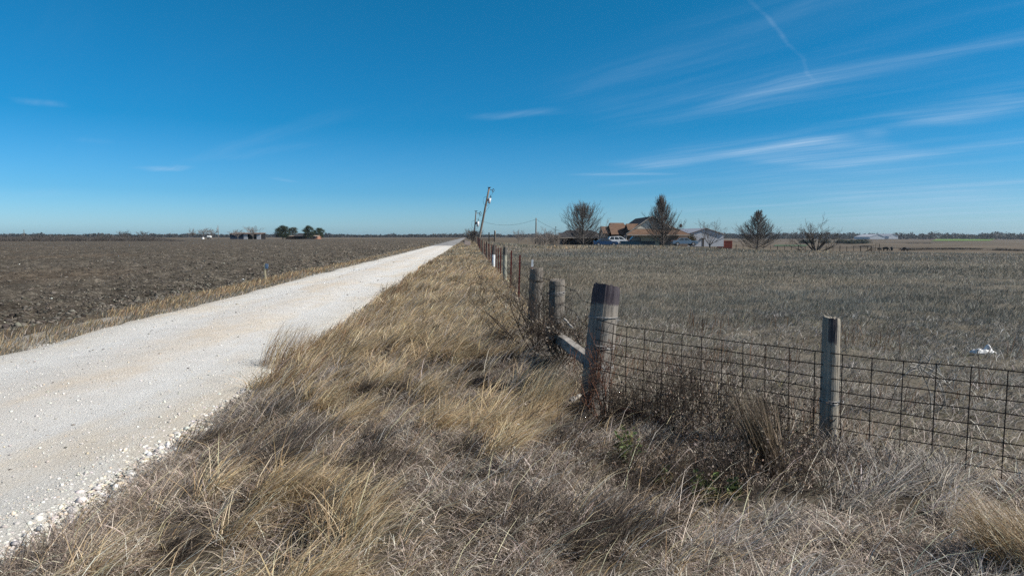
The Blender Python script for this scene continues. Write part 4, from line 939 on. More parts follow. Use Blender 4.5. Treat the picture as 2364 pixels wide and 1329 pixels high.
for (pa, pb, pc, pd) in (((2065, 900), (2090, 835), (2140, 840), (2200, 900)), ((2100, 845), (2150, 850), (2195, 905), (2180, 960)), ((2120, 850), (2160, 905), (2150, 960), (2140, 985)), ((2170, 880), (2195, 930), (2170, 1000), (2145, 1010)), ((2105, 838), (2150, 845), (2185, 870), (2196, 892))):
    P = [at(*p, 6.1 + .1 * j) for j, p in enumerate((pa, pb, pc, pd))]; P = [np.array([p[0], p[1], max(p[2], g(p[0], p[1]) + .01)]) for p in P]; pts = []
    for a in np.linspace(0, 1, 10): pts.append((1 - a) ** 3 * P[0] + 3 * (1 - a) ** 2 * a * P[1] + 3 * (1 - a) * a * a * P[2] + a ** 3 * P[3])
    for a, b_ in zip(pts[:-1], pts[1:]):
        S.append((*a, .006, *b_, .005))
        if q.random() < .5: d = q.normal(0, 1, 3); d[2] = abs(d[2]); grow(S, b_, d / np.linalg.norm(d), .16, .003, 0, q, .5, 1)
segs_obj('twigs', S, mstick, br, 5)
rp = MB().tube([at(1428, 945, 6.75), at(1500, 962, 6.4), at(1625, 1012, 5.75)], [.028, .028, .026], 8)
p0 = at(1500, 962, 6.4)
tag(rp.build('rusty_pipe', pmat('rust', [(0.35, (0.06, 0.02, 0.015)), (0.65, (0.15, 0.05, 0.03))], 14), at=tuple(p0)), 'rusty dark red pipe lying among the weeds behind the mesh panel', 'pipe')
def stick(name, a, b_, r, label, mat):
    v = [Vector(a).lerp(Vector(b_), f) + Vector((0, 0, .006 * math.sin(f * 7))) for f in (0, .3, .6, 1)]
    return tag(MB().tube(v, [r, r * 1.1, r * .9, r * .7], 6).build(name, mat, at=tuple(a)), label, 'stick')
mps = pmat('bleached_wood', [(0.35, (0.38, 0.35, 0.31)), (0.65, (0.58, 0.55, 0.5))], 20)
stick('broken_stick', at(1302, 736, 9.4), at(1323, 757, 9.0), .016, 'short pale broken stick jutting right of the second wooden post', mps)
stick('broken_stick', at(1316, 925, 6.9), at(1340, 912, 7.0), .024, 'pale stub of wood at the left foot of the corner post', mps)
stick('broken_stick', at(1335, 1213, 4.0), at(1625, 1196, 4.1), .006, 'long thin straw coloured stalk lying flat in the foreground grass', pmat('straw', (0.52, 0.45, 0.33), 20))
# marker stake beside the field
D = 25.6; x = ax(611, D); zb = az(651, D); zt = az(608, D)
st = thing('marker_stake', 'thin pale wooden stake with a blue tag beside the ploughed field', 'stake', (x, D, 0))
e, h = tilt((x, D, 0), (x - .03, D, zt))
MB().extr([(x - .025, D - .01, -.1), (x + .025, D - .01, -.1), (x + .025, D + .01, -.1), (x - .025, D + .01, -.1)], (-.03, 0, zt + .1)).build('stake', pmat('pine_lath', (0.62, 0.52, 0.33), 8), st)
mb = MB(); mb.extr([(x + .00, D - .02, zt - .19), (x + .10, D - .035, zt - .2), (x + .12, D - .03, zt - .02), (x - .0, D - .02, zt)], (0, .012, 0)); mb.build('tag', pmat('blue_plastic', [(0.4, (0.15, 0.22, 0.33)), (0.6, (0.2, 0.28, 0.40))], 9, 3, .5), st)
# tilted box on the verge and the pipe gate by the poles
D = 92; x = ax(1078, D); z = g(x, D) + .25
bxo = thing('wooden_box', 'small tilted weathered box in the tall grass at the foot of the utility poles', 'box', (x, D, z - .25))
mb = MB(); 
for k in range(3): mb.box((x + .02 * k, D, z + .12 + .17 * k), (.85, .5, .15), 0.3, 0.18)
mb.build('planks', pmat('box_wood', (0.30, 0.25, 0.23), 5), bxo); MB().box((x - .42, D, z + .52), (.2, .3, .12), .3, .3).build('lid', mdark, bxo)
D = 112; gt = thing('pipe_gate', 'dark pipe gate between a tall pale topped post and the leaning pole', 'gate', (ax(1120, D), D, g(ax(1120, D), D)))
xl, xr, xm = ax(1090, D), ax(1142, D), ax(1129, D); zz = lambda py: az(py, D)
for py in (552, 555): MB().tube([(xl, D, zz(py)), (xr, D, zz(py))], .05, 6).build('rail', mdark, gt)
MB().tube([(xr, D, 0), (xr + .05, D, zz(532))], [.17, .15], 10).build('post', post_mat('gate_post_wood', (0.16, 0.14, 0.12), (0.42, 0.42, 0.38), 2.0, 2.65), gt)
MB().tube([(xm, D, 0), (xm, D, zz(540))], [.09, .08], 8).build('post', mdark, gt); MB().ball((xm, D, zz(538.6)), (.12, .12, .17), 8, 5).build('cap', mdark, gt)
MB().tube([(xl, D, 0), (xl, D, zz(550))], [.1, .09], 8).build('post', mdark, gt)

# ------------------------------------------------------------------ utility poles and lines
mpole = pmat('pole_wood', [(0.35, (0.12, 0.10, 0.085)), (0.65, (0.26, 0.22, 0.185))], 1.2, 6, 0.9, stretch=(5, 5, .25))
mcan = pmat('grey_enamel', [(0.4, (0.5, 0.52, 0.53)), (0.6, (0.62, 0.63, 0.64))], 3, 3, .4, spec=.5)
mins = pmat('dark_fittings', [(0.4, (0.05, 0.045, 0.042)), (0.6, (0.09, 0.08, 0.075))], 8)
def pole(label, D, base, top, r, detail=True, tpx=None, group=None):
    b_ = at(base[0], base[1], D); b_[2] = g(b_[0], D) - .1; t_ = at(top[0], top[1], D)
    ro = thing('utility_pole', label, 'utility pole', b_, group)
    MB().tube([b_ + (t_ - b_) * f for f in np.linspace(0, 1, 6)], list(np.linspace(r * 1.15, r * .8, 6)), 12).build('pole', mpole, ro, smooth=True)
    d = (t_ - b_) / np.linalg.norm(t_ - b_); sd = np.array([1, 0, 0]) - d * d[0]; sd /= np.linalg.norm(sd)
    if detail:
        k = D / 112
        c = t_ - d * 1.9 * k + sd * (r + .34) * k * .9
        can = MB().tube([c - d * .62 * k, c - d * .6 * k, c + d * .25 * k, c + d * .2 * k], [.15 * k, .21 * k, .21 * k, .15 * k], 14).build('transformer', mcan, ro, smooth=True)
        MB().tube([c + d * .33 * k, c + d * .75 * k], [.06, .045], 8).tube([c + sd * .1 + d * .3 * k, c + sd * .16 + d * .6 * k], [.045, .03], 8).build('bushing', mins, can)
        MB().box(tuple(c - sd * .3 * k - d * .1), (.25 * k, .12, .4 * k)).build('bracket', mins, ro)
        mb = MB().box(tuple(t_ + d * .02), (.5 * k, .42 * k, .09)); mb.build('pole_cap', mins, ro)
        a0 = t_ - d * .35 * k; mb = MB().tube([a0, a0 + sd * .62 * k + d * .05], .05 * k, 6)
        for j in range(9):
            pass
        ring = [a0 + sd * (.72 + .14 * math.cos(a)) * k + d * (.28 * math.sin(a)) * k for a in np.linspace(-1.2, 4.2, 14)]
        mb.tube(ring, .05 * k, 6); mb.build('insulator_arm', mins, ro)
        lo = [t_ - d * 1.5 * k - sd * r, t_ - d * 1.75 * k - sd * (r + .35) * k, t_ - d * 2.3 * k - sd * (r + .4) * k, t_ - d * 2.75 * k - sd * (r + .2) * k, t_ - d * 2.9 * k - sd * r]
        hi = [a0 + sd * .66 * k, t_ - d * .9 * k + sd * .72 * k, c + d * .75 * k]
        dn = [c - d * .62 * k + sd * .1, t_ - d * 2.75 * k + sd * .5 * k, t_ - d * 3.0 * k + sd * .12]
        for L_ in (lo, hi, dn): MB().tube(L_, .02 * k, 4).build('jumper_wire', mins, ro)
    return ro, t_
pA, tA = pole('tall nearer utility pole leaning steeply right with a pale transformer', 112, (1103.5, 562), (1129.5, 433), .17)
pB, tB = pole('shorter farther utility pole beside the steeply leaning one', 185, (1093.5, 556), (1099, 487), .17)
pC, tC = pole('plain wooden service pole standing among bare shrubs', 160, (1237, 562), (1237.6, 503), .15, False)
pD, tD = pole('distant utility pole left of the open shed across the field', 440, (505, 552), (503, 520), .18, False)
MB().tube([tD - np.array([0, 0, 1.3]), tD - np.array([.35, 0, 1.6]), tD - np.array([.35, 0, 2.3])], .28, 8).build('transformer', mcan, pD)
pE, tE = pole('thin distant pole above the brush row at the far left', 262, (57, 557), (55, 530), .12, False)
def wire(name, label, a, b_, sag, n=24, r=.022):
    pts = [np.array(a) + (np.array(b_) - np.array(a)) * f - np.array([0, 0, sag * 4 * f * (1 - f)]) for f in np.linspace(0, 1, n)]
    return tag(MB().tube(pts, r, 4).build(name, mins, at=tuple(a)), label, 'power line')
wire('power_line', 'sagging wire from the farther utility pole to the plain service pole', tB - np.array([0, 0, 2.1]), tC - np.array([0, 0, .3]), 1.55)
wire('power_line', 'wire dropping from the plain service pole to the dark roofed house', tC - np.array([0, 0, .3]), at(1300, 536, 142), .25)
wire('power_line', 'short slack wire between the two leaning utility poles', tB - np.array([-.4, 0, .9]), tA - np.array([0, 0, 3.0]), .9, r=.018)
lp = thing('light_post', 'thin post above the shrubs left of the dark roofed house', 'post', (ax(1283, 150), 150, 0))
MB().tube([(ax(1283, 150), 150, 0), (ax(1283, 150), 150, az(525, 150))], .05, 6).build('pole', mins, lp); MB().box((ax(1283, 150), 150, az(524.4, 150)), (.22, .2, .18)).build('lamp_head', mins, lp)

# ------------------------------------------------------------------ buildings
mbrown = pmat('brown_shingles', [(0.3, (0.095, 0.060, 0.042)), (0.5, (0.15, 0.095, 0.066)), (0.7, (0.205, 0.135, 0.096))], 2.2, 8, .95, stretch=(.5, 1, 3))
mdroof = pmat('dark_and_shaded_shingles', [(0.35, (0.03, 0.03, 0.034)), (0.65, (0.06, 0.058, 0.06))], 2, 8, .95, stretch=(.5, 1, 3))
mside = pmat('beige_siding', [(0.35, (0.58, 0.54, 0.46)), (0.65, (0.66, 0.62, 0.53))], 1.2, 5, .8, stretch=(.3, 1, 9))
mtrim = pmat('pale_trim', (0.5, 0.44, 0.37), 2)
mbrick = pmat('brown_brick', [(0.35, (0.13, 0.10, 0.08)), (0.65, (0.23, 0.18, 0.145))], 4, 6, .9, stretch=(1, 1, 3))
mwinf = pmat('white_frame', (0.62, 0.63, 0.64), 3); mgl = glassmat('window_glass', (0.03, 0.045, 0.06))
D0 = 126.0
def X(px, D=D0): return ax(px, D)
def Z(py, D=D0): return az(py, D)
def window(parent, c, w, h, y, mat=mgl, frame=mwinf):
    f = MB()
    for (dx, dz, ww, hh) in ((0, h / 2, w + .12, .08), (0, -h / 2, w + .12, .08), (-w / 2, 0, .08, h - .08), (w / 2, 0, .08, h - .08), (0, 0, w - .08, .05)): f.box((c[0] + dx, y - .03, c[1] + dz), (ww, .06, hh))
    o = f.build('window', frame, parent); MB().box((c[0], y - .01, c[1]), (w - .04, .02, h - .04)).build('pane', mat, o)
hs = thing('farmhouse', 'brick farmhouse with several brown shingled gables and a pale gable wall', 'house', (X(1500), D0, 0))
G0 = -.1
wl = MB(); wl.bx((X(1446), D0, G0), (X(1588), D0 + 17, Z(541))); wl.bx((X(1418), D0 + 3, G0), (X(1446) - .01, D0 + 15, Z(541))); wl.bx((X(1400), D0 + 4.2, G0), (X(1416), D0 + 13, Z(538)))
wl.build('wall', mbrick, hs)
# gable front and main roof, ridge running back
xl, xr, xa, ze, zm, zA = X(1464), X(1552), X(1505), Z(541), Z(528.5), Z(499)
gw = MB().extr([(xl, D0 + .6, zm), (xr, D0 + .6, zm), (xa, D0 + .6, zA - .12)], (0, .2, 0)); gw.build('gable_wall', mside, hs)
MB().tube([(xa - .15, D0 + .55, Z(507)), (xa + .15, D0 + .55, Z(507))], .28, 8).build('gable_vent', mbrick, hs)
rf = MB(); yb = D0 + 17.2
rf.slab([(xa, D0 + .25, zA), (xa, yb, zA), (X(1446), yb, ze), (X(1446), D0 + .25, ze)], .14)
rf.slab([(xa + .01, D0 + .25, zA), (xa + .01, yb, zA), (X(1589), yb, ze), (X(1556), D0 + .25, zm)], .14)
mroof = rf.build('roof', mdroof, hs)  # brown roof coloured dark: shade of the slope turned from the sun
sk = MB(); sk.slab([(xl + .1, D0 + .55, zm), (X(1556), D0 + .55, zm), (X(1590), D0 - 1.1, ze - .05), (X(1445), D0 - 1.1, ze - .05)], .12)
sk.slab([(X(1530), D0 + 1.9, Z(511)), (X(1592), D0 - .9, ze - .03), (X(1556), D0 + .45, zm + .02)], .1)
sk.build('roof', mbrown, hs)
tr_ = MB(); tr_.tube([(X(1446), D0 + .2, ze + .05), (xa, D0 + .2, zA - .02)], .09, 4).tube([(xa, D0 + .2, zA - .02), (X(1553), D0 + .2, zm)], .09, 4).bx((X(1445), D0 - 1.2, ze - .2), (X(1590), D0 - 1.1, ze - .08)).bx((xl, D0 + .45, zm - .02), (xr, D0 + .58, zm + .14)); tr_.build('fascia', mtrim, hs)
# wings on the left, roofs with ridges along x
def wing(p0, p1, ridge, eave, y0, dep, hipl=0.0, hipr=0.0):
    a, b_ = X(p0), X(p1); zr, ze_ = Z(ridge), Z(eave); ym = y0 + dep / 2
    m = MB(); m.slab([(a + hipl, ym, zr), (b_ - hipr, ym, zr), (b_, y0, ze_), (a, y0, ze_)], .12); m.slab([(a + hipl, ym + .01, zr), (b_ - hipr, ym + .01, zr), (b_, y0 + dep, ze_), (a, y0 + dep, ze_)], .12)
    m.build('roof', mbrown, hs)
    w = MB().extr([(a + .25, y0 + .3, ze_ - .1), (a + .25, y0 + dep - .3, ze_ - .1), (a + .25 + hipl, ym, zr - .15)], (.2, 0, 0)); w.extr([(b_ - .45, y0 + .3, ze_ - .1), (b_ - .45, y0 + dep - .3, ze_ - .1), (b_ - .45 - hipr, ym, zr - .15)], (.2, 0, 0)); w.build('gable_wall', mbrick, hs)
wing(1398, 1415, 521.5, 538.5, D0 + 3.6, 6.5); wing(1415.5, 1456, 517.5, 541, D0 + 2.2, 8, 0, -.3); wing(1427, 1462, 511.5, 524, D0 + 7.5, 7.5); wing(1452, 1478, 515.5, 531, D0 + 1.0, 5, 0, -1.0)
wing(1423, 1428, 512.5, 522, D0 + 7, 4)
window(hs, ((X(1407)), .95), 1.0, 1.5, D0 + 4.18); window(hs, (X(1427), .95), 1.0, 1.4, D0 + 2.98)
MB().bx((X(1462), D0 - .06, G0), (X(1522), D0 - .005, Z(543))).build('garage_door', pmat('tan_door', (0.36, 0.33, 0.24), 1, stretch=(.3, 1, 6)), hs)
MB().bx((X(1440), D0 - .04, G0), (X(1445), D0 - .0, 1.9)).build('door', pmat('grey_door', (0.2, 0.19, 0.2), 2), hs)
for px in (1443.5, 1457, 1463): MB().tube([(X(px), D0 - 1.0, G0), (X(px), D0 - 1.0, ze - .15)], .08, 8).build('porch_post', mtrim, hs)
dp = MB().tube([(X(1566), D0 + .5, Z(528)), (X(1571), D0 + .2, Z(521.5))], .03, 6); dp.ball((X(1571.5), D0 + .1, Z(521)), (.3, .08, .36), 10, 6); dp.build('satellite_dish', mins, hs)

h2 = thing('ranch_house', 'low dark roofed house behind the broad rounded bare tree', 'house', (X(1345, 142), 142, 0)); E = 142
MB().bx((ax(1298, E), E, 0), (ax(1400, E), E + 9, az(548, E))).build('wall', pmat('dark_brick', [(0.35, (0.055, 0.046, 0.042)), (0.65, (0.10, 0.085, 0.075))], 3, 6, .9), h2)
m = MB(); a, b_, y0, zr, ze2 = ax(1300, E), ax(1404, E), E - 1.4, az(531, E), az(547.6, E)
m.slab([(a + 1, E + 4, zr), (b_ - 3, E + 4, zr), (b_, y0, ze2), (a - 1.2, y0, ze2)], .12); m.slab([(a + 1, E + 4.01, zr), (b_ - 3, E + 4.01, zr), (b_, E + 10, ze2), (a - 1, E + 10, ze2)], .12); m.slab([(a + 1, E + 4, zr), (a - 1.2, y0, ze2), (a - 1, E + 10, ze2)], .1)
m.slab([(ax(1290, E), E + 1.5, az(537, E)), (ax(1312, E), E + 1.5, az(537, E)), (ax(1316, E), y0 + .2, ze2 + .1), (ax(1290, E), y0 + .2, ze2 + .1)], .12)
m.slab([(ax(1332, E), E + 1.5, az(526.5, E)), (ax(1342, E), E + 1.5, az(526.5, E)), (ax(1352, E), y0 + .8, ze2 + .3), (ax(1322, E), y0 + .8, ze2 + .3)], .12)
m.build('roof', mdroof, h2); MB().bx((ax(1291, E), y0 - .1, ze2 - .16), (b_, y0 - .01, ze2 - .02)).build('fascia', mtrim, h2)
for px in (1300, 1306, 1313): MB().tube([(ax(px, E), y0 + .2, 0), (ax(px, E), y0 + .2, ze2 - .1)], .09, 6).build('porch_post', mdark, h2)
window(h2, (ax(1393, E), 1.2), 1.3, 1.2, E - .02)

mmetal = pmat('ribbed_metal', [(0.35, (0.40, 0.41, 0.44)), (0.65, (0.50, 0.51, 0.54))], 1.3, 4, .5, stretch=(9, 1, .12), spec=.4)
mmroof = pmat('metal_roof', [(0.35, (0.30, 0.31, 0.34)), (0.65, (0.38, 0.39, 0.42))], 1.3, 4, .5, stretch=(4, .2, 1), spec=.4)
sh = thing('metal_shed', 'large pale grey metal shed with a low gable right of the brown roofed house', 'shed', (X(1630, 138), 138, 0)); E = 138
xl, xa, xr = ax(1587, E), ax(1630, E), ax(1671, E); ze, zA = az(541, E), az(527.5, E); G = -.3
MB().extr([(xl, E, G), (xr, E, G), (xr, E, ze), (xa, E, zA), (xl, E, ze)], (-1.5, 24, 0)).build('wall', mmetal, sh)
m = MB(); ov = .12
m.slab([(xl - .15, E - .15, ze + ov - .05), (xa, E - .15, zA + ov), (xa - 1.6, E + 24.2, zA + ov), (xl - 1.75, E + 24.2, ze + ov - .05)], .08); m.slab([(xa + .01, E - .15, zA + ov), (xr + .15, E - .15, ze + ov - .05), (xr - 1.4, E + 24.2, ze + ov - .05), (xa - 1.59, E + 24.2, zA + ov)], .08)
m.build('roof', mmroof, sh)
MB().tube([(xl - .1, E - .2, ze), (xa, E - .2, zA + .05)], .06, 4).tube([(xa, E - .2, zA + .05), (xr + .1, E - .2, ze)], .06, 4).build('fascia', pmat('shed_trim', (0.16, 0.14, 0.14), 3), sh)
MB().bx((ax(1621.5, E), E - .05, G), (ax(1625.5, E), E - .004, az(549, E))).build('door', mins, sh); MB().slab([(ax(1618.5, E), E - .8, az(550.4, E)), (ax(1626, E), E - .8, az(550.4, E)), (ax(1626, E), E, az(549, E)), (ax(1618.5, E), E, az(549, E))], .06).build('awning', mins, sh)
rc = thing('red_container', 'red metal container just right of the grey metal shed', 'container', (ax(1682, 140), 140, g(ax(1682, 140), 140))); E = 140; gz = g(ax(1682, E), E)
mrc = pmat('red_paint', [(0.35, (0.17, 0.045, 0.036)), (0.65, (0.25, 0.075, 0.055))], 2, 5, .7, stretch=(6, 1, .3))
m = MB().bx((ax(1672.5, E), E, gz), (ax(1691, E), E + 5, az(556.2, E)))
for i in range(9): m.box((ax(1673.5 + i * 2.05, E), E - .03, (gz + az(556.2, E)) / 2), (.07, .06, 1.1))
m.build('body', mrc, rc); MB().bx((ax(1672, E), E - .12, az(556.2, E)), (ax(1691.5, E), E + 5.1, az(555.5, E))).build('roof', mrc, rc)
ms = thing('cedar_shrub', 'dark rounded shrub beside the blue car at the corner of the metal shed', 'shrub', (ax(1594, 131), 131, 0)); q = np.random.default_rng(5)
P = q.normal(0, 1, (1500, 3)) * np.array([.55, .5, .55]) + np.array([ax(1594, 131), 131, 1.0]); P[:, 2] = np.maximum(P[:, 2], .05); V, Fc = leaf_quads(P, np.full(len(P), .13), q)
meshobj('foliage', V, Fc, mleaf, ms, col=np.repeat(palette(len(P), [(0.06, 0.05, 0.025), (0.045, 0.05, 0.02), (0.10, 0.065, 0.03)], var=.3), 4, 0)); segs_obj('stem', [(ax(1594, 131), 131, -.2, .1, ax(1594, 131), 131, .8, .06)], mbark, ms, 6)

# buildings beyond the ploughed field
E = 432; os_ = thing('open_shed', 'long low open shed with a dark blue end and pale metal panels across the field', 'shed', (ax(566, E), E, 0))
mnavy = pmat('navy_panel', [(0.35, (0.018, 0.03, 0.055)), (0.65, (0.03, 0.045, 0.075))], 1); mblk = pmat('recess_shade', (0.012, 0.011, 0.011), 1); mrr = pmat('rusty_roof', (0.22, 0.15, 0.11), .5)
zt = az(539.6, E)
MB().bx((ax(531, E), E, 0), (ax(562.5, E), E + .3, zt)).build('blue_panel', mnavy, os_); MB().bx((ax(562.5, E) + .01, E - .1, 0), (ax(571.5, E), E + .2, zt)).build('metal_panel', mmetal, os_); MB().bx((ax(592.5, E), E - .1, 0), (ax(602, E), E + .2, zt)).build('metal_panel', mmetal, os_)
MB().bx((ax(531, E), E + 8, 0), (ax(602, E), E + 8.3, zt + .4)).bx((ax(531, E), E + .31, 0), (ax(531, E) + .3, E + 7.99, zt)).bx((ax(602, E) - .3, E + .21, 0), (ax(602, E), E + 7.99, zt)).build('back_wall', mblk, os_)  # near-black colour paints in the shade inside the open bay
MB().slab([(ax(529, E), E - .6, zt + .1), (ax(603, E), E - .6, zt + .1), (ax(603, E), E + 9, zt + .75), (ax(529, E), E + 9, zt + .75)], .2).build('roof', mrr, os_)
E = 436; bh = thing('brick_house', 'low orange brick house with a dark hipped porch among evergreen oaks', 'house', (ax(702, E), E, 0))
mob = pmat('orange_brick', [(0.35, (0.25, 0.125, 0.085)), (0.65, (0.36, 0.195, 0.135))], 1.5, 6, .9); mtr = pmat('thin_roof', (0.33, 0.27, 0.22), 1)
zt = az(545, E)
MB().bx((ax(659, E), E, 0), (ax(733, E), E + 9, zt)).build('wall', mob, bh); MB().slab([(ax(657, E), E - .9, zt), (ax(734, E), E - .9, zt), (ax(734, E), E + 4.5, zt + .55), (ax(657, E), E + 4.5, zt + .55)], .22).build('roof', mtr, bh)
zp = az(538, E); m = MB(); xa, xb = ax(680, E), ax(704, E)
m.slab([(xa, E - 3, zt - .1), (xb, E - 3, zt - .1), (ax(696, E), E + 1.5, zp), (ax(688, E), E + 1.5, zp)], .15); m.slab([(xa, E - 3, zt - .1), (ax(688, E), E + 1.5, zp), (xa, E + 5, zt + .4)], .15); m.slab([(xb, E - 3, zt - .1), (ax(696, E), E + 1.5, zp), (xb, E + 5, zt + .4)], .15)
m.build('porch_roof', mdroof, bh); MB().bx((ax(681, E), E - .3, 0), (ax(703, E), E - .01, zt - .1)).build('porch', mblk, bh)  # black slab added as the shade beneath the porch roof
for px in (682, 688, 696, 702): MB().tube([(ax(px, E), E - 2.6, 0), (ax(px, E), E - 2.6, zt - .2)], .12, 6).build('porch_post', mdark, bh)
window(bh, (ax(712, E), 1.25), 1.5, 1.1, E - .02); window(bh, (ax(726, E), 1.25), 1.2, 1.1, E - .02)
E = 436; wt = thing('farm_tank', 'small white farm tank on a dark frame beneath the bare trees across the field', 'tank', (ax(484, E), E, 0))
zc = az(546.7, E); MB().tube([(ax(478, E), E, zc), (ax(479, E), E, zc), (ax(487, E), E, zc), (ax(488, E), E, zc)], [.4, .75, .75, .4], 12).build('tank', pmat('white_enamel', (0.72, 0.72, 0.7), 2), wt)
m = MB()
for px in (480, 486): MB().bx((ax(px, E) - .12, E - .6, 0), (ax(px, E) + .12, E + .6, zc - .6)).build('leg', mdark, wt)
wd = thing('white_heap', 'small white covered heap left of the white farm tank', 'heap', (ax(468.5, E), E, 0)); MB().ball((ax(468.5, E), E, .2), (.95, .8, 1.1), 12, 8).build('cover', pmat('white_sheet', (0.7, 0.7, 0.68), 2, bump=.05), wd)
# far long barns
def barn(label, p0, p1, pyt, pyb, D, wallc, roofc, gable_right=True, group='low white barns beyond the field'):
    xl, xr = ax(p0, D), ax(p1, D); z0, zt = az(pyb, D), az(pyt, D); ro = thing('long_barn', label, 'barn', ((xl + xr) / 2, D, z0), group); h = zt - z0
    MB().bx((xl, D, z0 - 1), (xr, D + 14, z0 + h * .55)).build('wall', wallc, ro); MB().slab([(xl - 1, D - .6, z0 + h * .5), (xr + 1, D - .6, z0 + h * .5), (xr + 1, D + 7, zt), (xl - 1, D + 7, zt)], .3).slab([(xl - 1, D + 14.6, z0 + h * .5), (xr + 1, D + 14.6, z0 + h * .5), (xr + 1, D + 7.01, zt), (xl - 1, D + 7.01, zt)], .3).build('roof', roofc, ro)
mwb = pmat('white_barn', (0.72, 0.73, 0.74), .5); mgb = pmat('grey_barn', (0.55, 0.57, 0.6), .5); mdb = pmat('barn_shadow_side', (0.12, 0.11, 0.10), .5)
barn('long low white roofed barn, the widest one', 880, 909, 550.2, 553.2, 780, mgb, mwb); barn('small bright white barn in the middle of the low barns', 972, 981, 550.4, 553.6, 760, mwb, mwb); barn('low dark sided barn joined to the left of the bright white one', 960, 971, 550.2, 553, 765, mdb, mwb); barn('low white barn closest to the road end', 997, 1017, 550.2, 553.6, 750, mdb, mwb)
def gbarn(label, p0, p1, pa, D, pyt, pye, pyb):
    xl, xr, xa = ax(p0, D), ax(p1, D), ax(pa, D); z0, ze, zA = az(pyb, D), az(pye, D), az(pyt, D); ro = thing('metal_barn', label, 'barn', (xa, D, z0), 'pale metal barns on the far right')
    MB().extr([(xl, D, z0 - 1.5), (xr, D, z0 - 1.5), (xr, D, ze), (xa, D, zA), (xl, D, ze)], (-6, 40, 0)).build('wall', mgb, ro)
    MB().slab([(xl - .5, D - .5, ze), (xa, D - .5, zA + .4), (xa - 6, D + 40.5, zA + .4), (xl - 6.5, D + 40.5, ze)], .3).slab([(xa + .01, D - .5, zA + .4), (xr + .5, D - .5, ze), (xr - 5.5, D + 40.5, ze), (xa - 5.99, D + 40.5, zA + .4)], .3).build('roof', mmetal, ro)
gbarn('larger pale barn, left of the two far barns', 2008, 2042, 2028, 1150, 541, 546.5, 550); gbarn('smaller pale barn, right of the two far barns', 2052, 2073, 2063, 1180, 540.2, 545, 549.5)

